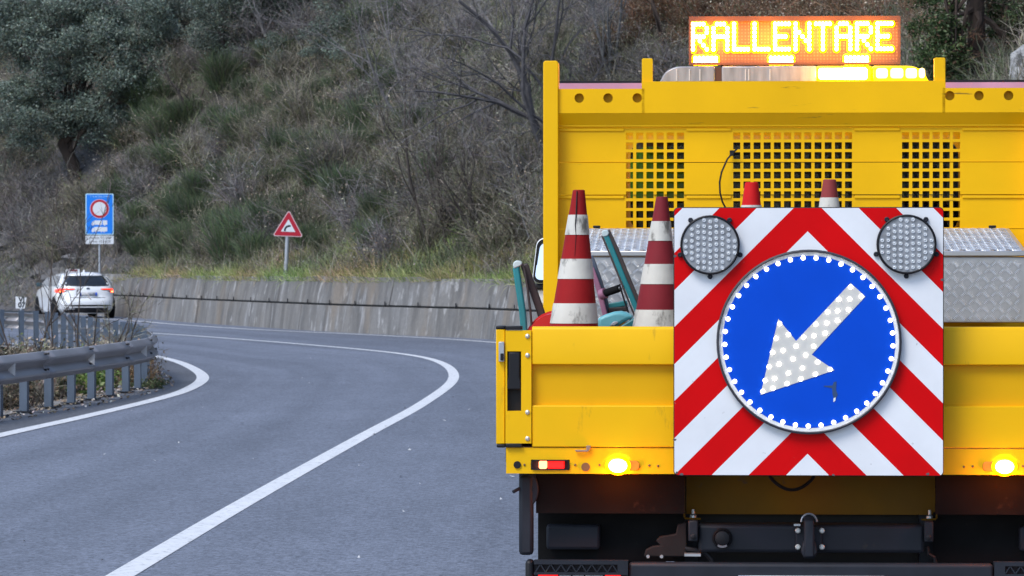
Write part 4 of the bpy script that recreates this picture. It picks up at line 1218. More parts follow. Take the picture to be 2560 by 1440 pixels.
MB().prism([zp(*p) for p in ((847, 1030), (858, 1026), (856, 1042), (846, 1050))], -.0159, -.0157).build("torn_patch", WHT, disc)
LEDW = E("led_warm_lit", (1, .93, .80), 9.0)
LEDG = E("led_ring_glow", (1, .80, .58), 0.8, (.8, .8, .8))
led0 = None
pts = [zp(724 + 420 * math.sin(2 * math.pi * (k + .55) / 41), 749 - 420 * math.cos(2 * math.pi * (k + .55) / 41)) for k in range(41)]
pts += [zp(*p) for p in ((932, 475), (985, 522), (927, 535), (873, 537), (922, 588), (868, 594), (818, 600), (866, 643), (813, 655), (758, 661), (805, 706), (750, 718), (698, 726), (748, 771), (660, 770), (622, 712), (578, 657), (560, 732), (542, 802), (596, 792), (645, 835), (708, 815), (768, 850), (830, 886), (575, 860), (525, 873), (692, 880), (622, 905), (757, 911), (684, 935), (553, 933), (505, 942), (615, 958), (545, 981), (493, 997))]
for (x, z) in pts:
    if led0 is None:
        led0 = MB().lathe([(.0058, -.0162), (.0050, -.019), (.0028, -.021)], 10, axis='y').build("led", LEDW, disc, smooth=True)
        lc0 = MB().lathe([(.0082, -.0161), (.0082, -.0163)], 12, axis='y').build("led_halo", LEDG, disc)  # emissive ring put in for the glow round each LED
        a, b = led0, lc0
    else:
        a, b = dup_part(led0, None, disc), dup_part(lc0, None, disc)
    a.location = (x, 0, z); b.location = (x, -.0002, z)
# the two unlit clear flashers
LENSB = M("flasher_grey", (.27, .285, .31), .35, var=.3, vscale=25)
LENSC = M("flasher_cell", (.62, .65, .68), .12, .25, coat=.8)
for zx, zy in ((230, 265), (1211, 262)):
    cxf, czf = zp(zx, zy)
    fl = bpy.data.objects.new("flasher", None); COL.objects.link(fl); fl.parent = ab
    r_ = 148 * dk
    MB().lathe([(r_, -.0015), (r_, -.026), (r_ - .004, -.029), (r_ - .007, -.026), (r_ - .007, -.022)], 48, (cxf, 0, czf), 'y').build("housing", BLK, fl, smooth=True)
    MB().lathe([(r_ - .0075, -.021), (r_ - .0075, -.0235)], 48, (cxf, 0, czf), 'y').build("lens_plate", LENSB, fl)
    cells = MB()
    for i in range(-5, 6):
        for j in range(-5, 6):
            dx, dz = i * 30.3, j * 29.5 + (6 if abs(i) in (1, 2) else 0) - (8 if abs(i) >= 3 else 0)
            if dx * dx + dz * dz < 131 ** 2:
                c_ = (cxf + dx * dk, 0, czf + dz * dk)
                cells.lathe([(.0076, -.0237), (.0070, -.0275), (.0045, -.0262), (.0028, -.0262), (.0024, -.0300), (.0010, -.031)], 10, c_, 'y')
    cells.build("lens_cells", LENSC, fl, smooth=True)['kind'] = 'stuff'
    for an in (128, 52, 198, -18, 270):
        ex, ez = cxf + (r_ + .006) * math.cos(R(an)), czf + (r_ + .006) * math.sin(R(an))
        MB().lathe([(.0085, -.0015), (.0085, -.010), (.005, -.013), (.003, -.012)], 10, (ex, 0, ez), 'y').build("lug", CHAS, fl, smooth=True)

# ------------------------------------------------------------------ tread plate storage box in the bed
QY = 2.05
tbx = thing("storage_box", "silver tread plate storage box with sloping lid standing against the headboard", "storage box", on_truck(TX(1995, QY), QY, 0), T_YAW)
qox = TX(1995, QY)
qx1 = TX(2566, QY) - qox; qx0 = -qx1 - .01
zl0, zl1 = TZ(642, QY), TZ(627, QY)
QB = 2.92
zbk = TZ(571, QB)
qb1 = TX(2531, QB) - qox
MB().box(qx0 + .004, qx1 - .004, .004, QB - QY, TZ(806, QY), zl0).build("box_body", ALU, tbx, bevel=.004)
bw = qx1
lid = MB().add([(qx0, -.006, zl0 + .002), (qx1, -.006, zl0 + .002), (qx1, -.006, zl1), (qx0, -.006, zl1),
                (qx0 + .0, QB - QY, zl0 + .002), (qx1, QB - QY, zl0 + .002), (qx1, QB - QY, zbk), (qx0, QB - QY, zbk)],
               [(0, 1, 2, 3), (3, 2, 6, 7), (5, 4, 7, 6), (0, 3, 7, 4), (1, 5, 6, 2), (0, 4, 5, 1)])
lid.build("lid", ALU, tbx, bevel=.004)
def rib(mb, c, u, v, nrm, L, W, H):
    """one raised rib: a long diamond on the plate"""
    c, u, v, nrm = Vector(c), Vector(u), Vector(v), Vector(nrm)
    b = len(mb.v)
    mb.v += [tuple(c - u * L), tuple(c + v * W), tuple(c + u * L), tuple(c - v * W), tuple(c - u * L * .55 + nrm * H), tuple(c + u * L * .55 + nrm * H)]
    mb.f += [(b, b + 1, b + 5, b + 4), (b + 1, b + 2, b + 5), (b + 2, b + 3, b + 4, b + 5), (b + 3, b, b + 4)]
PIT = .0295
def ribs(org, du, dv, nrm, w, h):
    mb = MB(); org, du, dv, nrm = Vector(org), Vector(du), Vector(dv), Vector(nrm)
    for i in range(int(w / PIT)):
        for j in range(int(h / PIT)):
            s_ = 1 if (i + j) % 2 else -1
            u = (du + dv * s_).normalized(); v = (du * -s_ + dv).normalized()
            c = org + du * (i + .5) * PIT + dv * (j + .5) * PIT
            for k in (-2, -1, 0, 1, 2):
                rib(mb, c + v * k * .0060, u, v, nrm, .0155, .0020, .0036)
    return mb
hgt = zl0 - TZ(806, QY)
ribs((qx0 + .01, .0035, TZ(806, QY) + .005), (1, 0, 0), (0, 0, 1), (0, -1, 0), qx1 - qx0 - .02, hgt - .006).build("front_ribs", ALUH, tbx, recalc=False)['kind'] = 'stuff'
sl = Vector((0, QB - QY + .006, zbk - zl1)); ll = sl.length; sl.normalize()
ribs(Vector((qx0 + .01, -.002, zl1 + .0005)), (1, 0, 0), sl, (0, -sl.z, sl.y), qx1 - qx0 - .02, ll - .02).build("lid_ribs", ALUH, tbx, recalc=False)['kind'] = 'stuff'
for px in (1492, 2480):
    MB().box(TX(px - 9, QB) - qox, TX(px + 9, QB) - qox, QB - QY - .03, QB - QY, zbk + .001, zbk + .012).build("hinge", BLK, tbx, bevel=.003)

# ------------------------------------------------------------------ traffic cones
def conemat(name, col):
    return M(name, col, .65, spec=.15, var=.14, vscale=9, dirt=((.05, .015, .015), .40, 11, (1, 1, .3)), bump=.1, bscale=30)
CREAM = M("worn_white_band", (.62, .60, .54), .5, var=.12, vscale=10, dirt=((.10, .09, .075), .50, 15, (1, 1, .5)), bump=.15, bscale=40)
CBASE = M("cone_base_black", (.04, .03, .03), .8, var=.3)
def cone(label, ly, px_top, py_top, px_bot, py_bot, w_top, w_bot, bands, red, seed):
    """bands: photo rows where the colour changes, starting red at the top"""
    xt, zt = TL(px_top, py_top, ly); xb_, zb_ = TL(px_bot, py_bot, ly)
    k = TX(1501, ly) - TX(1500, ly)
    rt, rb = w_top * k / 2, w_bot * k / 2
    slope = (rb - rt) / (zt - zb_)
    lx = (xt - xb_) / (zt - zb_)
    base_z = FLZ
    org = on_truck(xb_ - lx * (zb_ - base_z), ly, base_z)
    t = thing("traffic_cone", label, "traffic cone", org, T_YAW + 0, "striped traffic cones in the truck bed")
    def rad(z): return rt + slope * (zt - z)
    rr = random.Random(seed)
    edges = [zt] + [TL(px_top, b, ly)[1] for b in bands] + [base_z + .03]
    for i in range(len(edges) - 1):
        a, b = edges[i], edges[i + 1]
        if a - b < .004: continue
        isred = i % 2 == 0
        ex = 0 if isred else .0016
        prof = [(rad(b) + ex, b - base_z), (rad(a) + ex, a - base_z)]
        if i == 0:
            prof += [(rad(a) - .004, a - base_z + .002), (rad(a) - .007, a - base_z - .02)]
        mb = MB().lathe(prof, 28, (0, 0, 0), lean=(lx, 0))
        mb.build("red_band" if isred else "white_band", red if isred else CREAM, t, smooth=True)
    s_ = rad(base_z) + .06
    MB().prism_z(rounded(-s_, s_, -s_, s_, .05), 0, .03).build("base", CBASE, t, bevel=.008)
    return t
RED1 = conemat("cone_brick_red", (.30, .012, .014)); RED2 = conemat("cone_dull_red", (.22, .022, .03)); RED3 = conemat("cone_bright_red", (.62, .012, .014))
cone("brick red and white cone at the bed's left, black scuff down its tip", .36, 1447, 476, 1435, 815, 30, 121, [537, 587, 647, 697, 758, 808], RED1, 1)
cone("dull red and white cone partly behind the chevron board's left edge", .42, 1655, 493, 1643, 815, 29, 121, [553, 602, 660, 710, 774, 822], RED2, 2)
cone("clean bright red cone tip peeking over the chevron board, left of centre", .55, 1879, 457, 1877, 640, 33, 82, [513, 570, 630], RED3, 3)
cone("faded dark red cone tip with greyed band peeking over the chevron board, right of centre", .8, 2074, 450, 2071, 640, 32, 82, [494, 552, 610], conemat("cone_faded_red", (.28, .05, .05)), 4)
MB_ = None
c1 = [o for o in bpy.data.objects if o.name.startswith("traffic_cone")][0]
p0 = T_I @ Vector(c1.location)
for (a, b, w) in ((1447, 476, 5), (1660, 493, 0)):
    if not w: continue
    ly0 = .36
    pts = []
    for (qx, qy) in ((1443, 478), (1442, 510), (1441, 540), (1439, 562), (1441, 590), (1438, 640)):
        x_, z_ = TL(qx, qy, ly0)
        f_ = (TZ(476, ly0) - z_) / (TZ(476, ly0) - TZ(815, ly0)); k_ = TX(1501, ly0) - TX(1500, ly0)
        xa_ = TX(1447 - 12 * f_, ly0); r_ = k_ * (15 + 45.5 * f_)
        y_ = -math.sqrt(max(0, r_ * r_ - (x_ - xa_) ** 2)) - .0012
        pts.append((x_ - p0.x, y_, z_ - p0.z))
    MB().tube(pts, [.005, .006, .006, .005, .0025, .001], 6, squash=.4).build("black_scuff", M("scuff_black", (.02, .015, .015), .7), c1)
# ------------------------------------------------------------------ teal tools lying in the bed
TEAL = M("teal_enamel", (.018, .21, .23), .4, var=.15, vscale=9, dirt=((.25, .3, .3), .12, 22))
TEALP = M("pale_teal_enamel", (.16, .50, .54), .35, var=.12, vscale=9, dirt=((.7, .75, .75), .1, 16))
DKB = M("dark_brown_steel", (.05, .035, .032), .6, var=.3, vscale=14)
MAUV = M("mauve_paint", (.33, .14, .22), .5, var=.2, vscale=12)
def flat_bar(mb, pts, w, y0, y1):
    """a flat bar following pixel points on the plane y0, w pixels wide"""
    P = [Vector((TX(a, y0), TZ(b, y0))) for a, b in pts]
    k = (TX(1501, y0) - TX(1500, y0)) * w / 2
    L, Rr = [], []
    for i, q in enumerate(P):
        d = (P[min(i + 1, len(P) - 1)] - P[max(i - 1, 0)]).normalized(); nn = Vector((-d.y, d.x))
        L.append(q + nn * k); Rr.append(q - nn * k)
    poly = L + Rr[::-1]
    return mb.prism([(p.x, p.y) for p in poly], y0, y1)
def local_thing(name, label, cat, ly, px):
    t = thing(name, label, cat, on_truck(0, 0, 0), T_YAW)
    return t
ty = .62
t1 = local_thing("trestle", "teal and brown folded trestle legs standing in the bed's front left corner", "trestle", ty, 1310)
flat_bar(MB(), [(1293, 657), (1290, 672), (1297, 720), (1306, 780), (1312, 850), (1316, 905)], 17, ty, ty + .03).build("front_leg", TEAL, t1, bevel=.006)
flat_bar(MB(), [(1303, 657), (1310, 672), (1318, 720), (1326, 785), (1331, 850), (1334, 905)], 5, ty + .004, ty + .04).build("front_leg_edge", DKB, t1, bevel=.002)
flat_bar(MB(), [(1310, 660), (1320, 690), (1334, 730), (1348, 770), (1356, 795), (1376, 850), (1392, 905)], 20, ty + .045, ty + .07).build("rear_leg", DKB, t1, bevel=.006)
MB().prism([(TX(a, ty), TZ(b, ty)) for a, b in ((1282, 662), (1284, 655), (1291, 651), (1300, 652), (1306, 658), (1303, 664), (1284, 672))], ty - .003, ty + .05).build("hinge_cap", M("worn_teal_cap", (.55, .62, .6), .5), t1, bevel=.004)
rt = thing("red_tub", "red rounded tub lying behind the left traffic cone", "tub", on_truck(0, 0, 0), T_YAW)
ry = .50
cxr, czr = TX(1395, ry), TZ(868, ry)
MB().lathe([(.118, -.06), (.122, .10), (.112, .104), (.108, -.04)], 36, (cxr, ry + .05, czr), 'y').build("tub_wall", M("red_plastic", (.62, .008, .006), .4, var=.08), rt, smooth=True)
MB().lathe([(.128, .092), (.128, .108), (.113, .108), (.113, .092)], 36, (cxr, ry + .05, czr), 'y').build("tub_rim", M("red_plastic_rim", (.55, .008, .006), .45), rt, smooth=True)
wy = .95
t2 = local_thing("hand_truck", "teal hand tool with slanted lever and mauve frame between the two left cones", "hand tool", wy, 1550)
flat_bar(MB(), [(1511, 580), (1530, 625), (1560, 700), (1590, 770), (1612, 822), (1630, 870)], 13, wy, wy + .02).build("lever_face", TEAL, t2, bevel=.004)
flat_bar(MB(), [(1519, 576), (1542, 625), (1572, 700), (1600, 765), (1622, 818), (1640, 866)], 11, wy + .004, wy + .05).build("lever_side", DKB, t2, bevel=.003)
flat_bar(MB(), [(1505, 590), (1521, 628), (1550, 700), (1580, 775), (1600, 822)], 4, wy + .004, wy + .05).build("lever_edge", DKB, t2)
MB().prism([(TX(a, wy), TZ(b, wy)) for a, b in ((1504, 580), (1508, 575), (1518, 575), (1523, 582), (1519, 590), (1507, 592))], wy - .003, wy + .045).build("lever_cap", M("worn_teal_cap2", (.5, .6, .6), .45), t2, bevel=.003)
w2 = wy + .15
flat_bar(MB(), [(1476, 640), (1490, 675), (1508, 730), (1522, 790), (1530, 840)], 12, w2, w2 + .05).build("frame_bar", M("slate_steel", (.07, .09, .13), .5, var=.2), t2, bevel=.003)
flat_bar(MB(), [(1478, 670), (1496, 720), (1512, 785), (1520, 840)], 13, w2 - .03, w2 - .002).build("frame_side", MAUV, t2, bevel=.003)
MB().tube([(TX(1502, wy + .06), wy + .1, TZ(737, wy + .06)), (TX(1513, wy + .06), wy + .09, TZ(733, wy + .06))], .020, 12).build("hub", MAUV, t2, smooth=True)
MB().tube([(TX(1513, wy + .06), wy + .09, TZ(733, wy + .06)), (TX(1548, wy + .06), wy + .06, TZ(721, wy + .06))], .014, 12).build("handle_grip", RUB, t2, smooth=True)
MB().tube([(TX(1548, wy + .06), wy + .06, TZ(721, wy + .06)), (TX(1562, wy + .04), wy + .04, TZ(717, wy + .04))], .006, 8).build("grip_rod", ZINC, t2)
MB().tube([(TX(a, wy - .02), wy - .02, TZ(b, wy - .02)) for a, b in ((1549, 710), (1553, 726), (1562, 755), (1572, 785), (1580, 815))], .0036, 6).build("wire", BLK, t2)
flat_bar(MB(), [(1520, 766), (1568, 758)], 14, w2, w2 + .06).build("cross_member", TEAL, t2, bevel=.004)
flat_bar(MB(), [(1520, 776), (1570, 772)], 12, w2 - .01, w2 + .05).build("cross_shadow_bar", DKB, t2, bevel=.004)
by_ = .60
t3 = local_thing("teal_bin", "pale teal enamel pan with a scuffed rim behind the tailgate's top edge", "pan", by_, 1550)
MB().prism([(TX(a, by_), TZ(b, by_)) for a, b in ((1494, 830), (1494, 796), (1510, 788), (1532, 781), (1550, 779), (1566, 783), (1584, 793), (1560, 806), (1545, 816), (1520, 830))], by_, by_ + .22).build("pan", TEALP, t3, bevel=.012, seg=3)
MB().prism([(TX(a, by_ - .01), TZ(b, by_ - .01)) for a, b in ((1584, 795), (1602, 792), (1600, 830), (1530, 830), (1550, 816))], by_ - .008, by_ + .2).build("pan_side", TEAL, t3, bevel=.006)
MB().prism([(TX(a, by_ - .012), TZ(b, by_ - .012)) for a, b in ((1524, 815), (1532, 805), (1543, 803), (1546, 807), (1536, 815))], by_ - .011, by_ - .002).build("scuffed_clip", ZINC, t3, bevel=.002)

# ------------------------------------------------------------------ the driver, seated in the cab in a hi-vis jacket
HIVIS = M("hivis_lime", (.32, .80, .03), .7, var=.15, vscale=10)
SKIN = M("skin", (.45, .27, .19), .6)
TROU = M("dark_trousers", (.03, .035, .05), .9)
drv = thing("person", "driver in a lime yellow hi-vis jacket sitting at the cab's left window", "person", on_truck(ccx - .60, CY + .50, 0), T_YAW)
def skinned(name, verts, edges, radii, mat, parent, root=0, lv=2):
    me = bpy.data.meshes.new(name); me.from_pydata(verts, edges, [])
    o = link(name, me, parent)
    me.materials.append(mat)
    md = o.modifiers.new("skin", 'SKIN'); md.use_smooth_shade = True
    lay = me.skin_vertices[0] if me.skin_vertices else None
    if lay is None:
        bpy.context.view_layer.objects.active = o
        lay = me.skin_vertices[0]
    for i, r_ in enumerate(radii):
        lay.data[i].radius = (r_, r_) if not isinstance(r_, tuple) else r_
        lay.data[i].use_root = (i == root)
    sd = o.modifiers.new("subd", 'SUBSURF'); sd.levels = sd.render_levels = lv
    return o
bz = 1.54
V = [(0, 0, bz), (0, -.03, bz + .22), (0, -.02, bz + .45), (0, .0, bz + .56), (0, .02, bz + .64), (0, .03, bz + .74), (0, .02, bz + .86),
     (-.20, -.01, bz + .48), (-.26, .14, bz + .26), (-.17, .40, bz + .26), (-.13, .50, bz + .28), (.20, -.01, bz + .48), (.26, .14, bz + .26), (.17, .40, bz + .26), (.13, .50, bz + .28),
     (-.10, .10, bz - .02), (-.12, .48, bz + .0), (-.12, .62, bz - .40), (-.12, .76, bz - .44), (.10, .10, bz - .02), (.12, .48, bz + .0), (.12, .62, bz - .40), (.12, .76, bz - .44)]
EG = [(0, 1), (1, 2), (2, 3), (3, 4), (4, 5), (5, 6), (2, 7), (7, 8), (8, 9), (9, 10), (2, 11), (11, 12), (12, 13), (13, 14), (0, 15), (15, 16), (16, 17), (17, 18), (0, 19), (19, 20), (20, 21), (21, 22)]
RD = [.15, .16, .17, .07, .06, .10, .085, .085, .06, .045, .04, .085, .06, .045, .04, .09, .07, .05, .045, .09, .07, .05, .045]
skinned("body", V, EG, RD, HIVIS, drv)
bz -= .06
hd = MB().lathe([(.03, bz + .62), (.075, bz + .66), (.095, bz + .74), (.098, bz + .80), (.085, bz + .87), (.045, bz + .91)], 20, (0, .03, 0)); hd.build("head", SKIN, drv, smooth=True)
hr = MB().lathe([(.088, bz + .72), (.105, bz + .78), (.104, bz + .84), (.085, bz + .90), (.03, bz + .925)], 20, (0, .012, 0)); hr.build("hair", M("dark_hair", (.02, .015, .01), .7), drv, smooth=True)
MB().lathe([(.183, bz + .20), (.186, bz + .25)], 24, (0, -.025, 0)).build("reflective_stripe", M("reflective_grey", (.6, .62, .62), .3, .3), drv, smooth=True)

# ------------------------------------------------------------------ the white estate car driving away
CAR_YAW = R(17.5)
CARP = on_ground(222, 796); CARP = Vector((CARP.x, CARP.y, 0))
car = thing("estate_car", "white estate car with lit red tail lights driving away round the bend", "car", CARP, CAR_YAW)
car.scale = (1.035, 1, .975)
CW_ = M("car_white", (.90, .91, .92), .22, coat=.8)
CSG = M("car_glass_sky_tint", (.62, .65, .69), .12, .3, coat=.5)  # pale base colour stands in for bright sky reflected in the glass
CGL = M("car_glass", (.012, .014, .018), .06, coat=.5)
LEV = [  # z, rear y, front y, half width, exponent
    (.15, .12, 4.45, .80, 5), (.30, .03, 4.55, .88, 6), (.45, .0, 4.60, .89, 6), (.58, .0, 4.62, .895, 6), (.64, .05, 4.60, .897, 6), (.75, .075, 4.52, .897, 6), (.86, .085, 4.30, .89, 6),
    (.95, .11, 3.75, .87, 6), (1.00, .14, 3.42, .85, 6), (1.10, .22, 3.18, .81, 6), (1.22, .33, 2.90, .75, 5), (1.31, .42, 2.66, .69, 4.5), (1.37, .48, 2.45, .63, 4), (1.41, .55, 2.2, .55, 3.4), (1.437, .75, 2.0, .40, 3), (1.445, .95, 1.8, .22, 2.5)]
NS = 56
def outline(lv, k):
    z, yr, yf, hw, ex = lv
    t = 2 * math.pi * k / NS
    c_, s_ = math.cos(t), math.sin(t)
    x = hw * math.copysign(abs(c_) ** (2 / ex), c_)
    q = abs(x / hw)
    y = (yr + yf) / 2 + (yf - yr) / 2 * math.copysign(abs(s_) ** (2 / ex), s_)
    bow = .14 * q ** 2.2
    y += bow if s_ < 0 else -bow * 1.6
    return (x, y, z)
vs = [outline(l_, k) for l_ in LEV for k in range(NS)]
fs = [(i * NS + k, i * NS + (k + 1) % NS, (i + 1) * NS + (k + 1) % NS, (i + 1) * NS + k) for i in range(len(LEV) - 1) for k in range(NS)]
fs += [tuple(range(NS - 1, -1, -1)), tuple(range((len(LEV) - 1) * NS, len(LEV) * NS))]
cb_ = MB().add(vs, fs).build("body", CW_, car, smooth=True)
cb_.data.set_sharp_from_angle(angle=R(60))
def lev_at(z):
    for a, b in zip(LEV, LEV[1:]):
        if a[0] <= z <= b[0]:
            t = (z - a[0]) / (b[0] - a[0]); return tuple(p + (q - p) * t for p, q in zip(a, b))
    return LEV[-1]
def rear_y(x, z):
    l_ = lev_at(z); q = min(.999, abs(x) / l_[3])
    s_ = (1 - q ** l_[4]) ** (1 / l_[4])
    return (l_[1] + l_[2]) / 2 - (l_[2] - l_[1]) / 2 * s_ + .14 * q ** 2.2
def rear_patch(name, poly_rows, mat, off=.006, parent=car, n=10):
    """a skin lying on the tail: rows of (z, x_left, x_right)"""
    mb = MB(); vs = []
    for (z, a, b) in poly_rows:
        for k in range(n + 1):
            x = a + (b - a) * k / n
            vs.append((x, rear_y(x, z) - off, z))
    m_ = n + 1
    fs = [(i * m_ + k, i * m_ + k + 1, (i + 1) * m_ + k + 1, (i + 1) * m_ + k) for i in range(len(poly_rows) - 1) for k in range(n)]
    o = mb.add(vs, fs).build(name, mat, parent, smooth=True)
    md = o.modifiers.new("thickness", 'SOLIDIFY'); md.thickness = .012; md.offset = -1
    return o
tgate = bpy.data.objects.new("rear_hatch", None); COL.objects.link(tgate); tgate.parent = car
rear_patch("rear_window", [(1.005, -.60, .60), (1.03, -.66, .66), (1.12, -.645, .645), (1.22, -.60, .60), (1.29, -.55, .55), (1.325, -.50, .50)], CGL, .008, tgate, 14)
rear_patch("spoiler", [(1.33, -.58, .58), (1.36, -.565, .565), (1.385, -.53, .53)], CW_, .06, tgate, 12)
rear_patch("seam_shadow", [(.640, -.52, .52), (.655, -.52, .52)], BLK, .003, tgate)
rear_patch("badge", [(.905, -.035, .035), (.93, -.055, .055), (.955, -.035, .035)], M("dark_badge", (.04, .06, .10), .3, .4), .008, tgate, 4)
rear_patch("number_plate", [(.70, -.26, .26), (.81, -.26, .26)], M("grey_plate", (.45, .46, .48), .5, var=.35, vscale=22), .014, tgate, 2)
for sgn in (-1, 1):
    rear_patch("plate_band", [(.70, *sorted((sgn * .26, sgn * .215))), (.81, *sorted((sgn * .26, sgn * .215)))], M("plate_band_blue", (.01, .09, .6), .4) if 'plate_band_blue' not in bpy.data.materials else bpy.data.materials['plate_band_blue'], .018, tgate, 2)
CRED = E("car_tail_lit", (1, .045, .02), 2.6, (.5, .01, .01)); CHOT = E("car_tail_hot", (1, .22, .06), 6, (.6, .05, .02))
for sgn in (-1, 1):
    tl = bpy.data.objects.new("tail_light", None); COL.objects.link(tl); tl.parent = car
    rr = lambda z, a, b: (z, *sorted((sgn * a, sgn * b)))
    rear_patch("lens", [rr(.80, .70, .868), rr(.84, .62, .868), rr(.885, .42, .866), rr(.905, .38, .864), rr(.93, .40, .86)], M("tail_dark_lens", (.12, .01, .012), .2) if 'tail_dark_lens' not in bpy.data.materials else bpy.data.materials['tail_dark_lens'], .008, tl, 10)
    rear_patch("light_bar", [rr(.905, .40, .855), rr(.925, .42, .85)], CRED, .013, tl, 8)
    rear_patch("light_block", [rr(.805, .72, .862), rr(.85, .69, .862), rr(.90, .72, .86)], CRED, .014, tl, 6)
    rear_patch("hot_spot", [rr(.815, .74, .80), rr(.85, .72, .80)], CHOT, .018, tl, 3)
rear_patch("diffuser", [(.17, -.74, .74), (.26, -.82, .82), (.33, -.70, .70)], BLK, .012, car, 12)
rear_patch("bumper_trim", [(.365, -.55, .55), (.385, -.80, .80), (.41, -.72, .72), (.42, -.55, .55)], BLK, .008, car, 12)
rear_patch("silver_lip", [(.335, -.62, .62), (.362, -.68, .68)], WHT, .016, car, 12)
# side windows: a band wrapped on each flank
for sgn in (-1, 1):
    rows = []
    for z, ya, yb in ((1.0, 0.75, 3.18), (1.08, .70, 3.05), (1.2, .72, 2.80), (1.32, .85, 2.50)):
        l_ = lev_at(z); rows.append([(sgn * (l_[3] + .004), ya + (yb - ya) * k / 8, z) for k in range(9)])
    vs = [p for r_ in rows for p in r_]
    fs = [(i * 9 + k, i * 9 + k + 1, (i + 1) * 9 + k + 1, (i + 1) * 9 + k) for i in range(3) for k in range(8)]
    MB().add(vs, fs).build("side_window", CSG, car, recalc=False).modifiers.new("thickness", 'SOLIDIFY').thickness = .006
    for yk in (1.0, 2.05):
        MB().prism_x([(yk, .98), (yk + .07, .98), (yk + .13, 1.34), (yk + .06, 1.34)], *sorted((sgn * .66, sgn * .885))).build("pillar", CW_, car) if False else None
    for y in (.86, 3.55):
        wh = bpy.data.objects.new("wheel", None); COL.objects.link(wh); wh.parent = car; wh.location = (sgn * .79, y, .32)
        MB().lathe([(.21, -.11), (.30, -.11), (.32, -.08), (.32, .08), (.30, .11), (.21, .11)], 28, axis='x').build("tyre", RUB, wh, smooth=True)
        MB().lathe([(.21, -.105), (.19, -.09), (.05, -.085), (.05, .085), (.19, .09), (.21, .105)], 20, axis='x').build("rim", ZINC, wh, smooth=True)
        MB().lathe([(.345, 0), (.345, .012)], 28, (sgn * .886 - .006, y, .33), axis='x').build("wheel_arch", BLK, car)
    mm = bpy.data.objects.new("wing_mirror", None); COL.objects.link(mm); mm.parent = car
    MB().box(*sorted((sgn * .86, sgn * 1.02)), 2.92, 3.03, .98, 1.10).build("mirror_shell", M("mirror_teal_glass", (.03, .06, .07), .2) if 'mirror_teal_glass' not in bpy.data.materials else bpy.data.materials['mirror_teal_glass'], mm, bevel=.03, seg=3)
rs_ = bpy.data.objects.new("roof_sign", None); COL.objects.link(rs_); rs_.parent = car
MB().box(-.38, .02, 1.5, 1.62, 1.435, 1.53).build("sign_box", WHT, rs_, bevel=.01)
MB().box(-.30, -.06, 1.492, 1.4995, 1.465, 1.52).build("sign_panel", M("dark_red_panel", (.22, .04, .05), .4), rs_)
MB().prism_x([(.74, 1.43), (.92, 1.44), (.78, 1.51), (.74, 1.51)], -.02, .02).build("aerial_fin", CW_, car, bevel=.008)

# ------------------------------------------------------------------ road signs
SGRED = M("sign_red", (.48, .006, .03), .4); SGPINK = M("sign_edge_pale", (.75, .55, .58), .5); SGWHT = M("sign_white", (.76, .79, .83), .4); SGBLK = M("sign_black", (.012, .014, .02), .5)
SGBLUE = M("sign_mid_blue", (.0, .22, .86), .4); SGEDGE = M("sign_pale_blue_edge", (.45, .72, .88), .45)
POLE = M("sign_pole", (.42, .45, .50), .45, .4, var=.15, vscale=5)
# triangle: bend to the right
tD = 101.0
tc_ = at_depth(716, 690, tD)
tri = thing("triangular_sign", "red bordered triangular bend warning sign on a grey pole above the wall", "road sign", (tc_.x, tc_.y, 0), R(4))
tk = tD / F
def trirad(cx, cz, Rr, r, n=6):
    p = []
    for k in range(3):
        a0 = 90 + 120 * k
        c_ = (cx + (Rr - 2 * r) * math.cos(R(a0)), cz + (Rr - 2 * r) * math.sin(R(a0)))
        for i in range(n + 1):
            a = R(a0 - 60 + 120 * i / n); p.append((c_[0] + r * math.cos(a), c_[1] + r * math.sin(a)))
    return p
zc_t = at_depth(720, 569, tD).z
face = bpy.data.objects.new("sign_face", None); COL.objects.link(face); face.parent = tri
face.location = (4.5 * tk, -.06, zc_t); face.rotation_euler = (0, R(2.2), 0)
RT = 44.5 * tk
MB().prism(trirad(0, 0, RT, .04), -.004, .008).build("pale_edge", SGPINK, face)
MB().prism(trirad(0, 0, RT - .038, .03), -.0075, -.0045).build("red_border", SGRED, face)
MB().prism(trirad(0, 0, RT - .245, .006), -.011, -.008).build("white_centre", SGWHT, face)
cp = [(-.085, -.105), (-.083, -.06), (-.068, -.02), (-.04, .012), (0.0, .03), (.06, .035)]
L_, R_ = [], []
for i, p in enumerate(cp):
    d = Vector(cp[min(i + 1, 5)]) - Vector(cp[max(i - 1, 0)]); d.normalize(); nn = Vector((-d.y, d.x)) * .024
    L_.append(Vector(p) + nn); R_.append(Vector(p) - nn)
MB().prism([(p.x, p.y + .01) for p in L_ + R_[::-1]], -.0142, -.0115).build("bend_symbol", SGBLK, face)
MB().tube([(-2 * tk, 0, .6), (-2 * tk, 0, 1.3), (4.5 * tk, 0, zc_t + .15)], .052, 12).build("pole", POLE, tri, smooth=True)
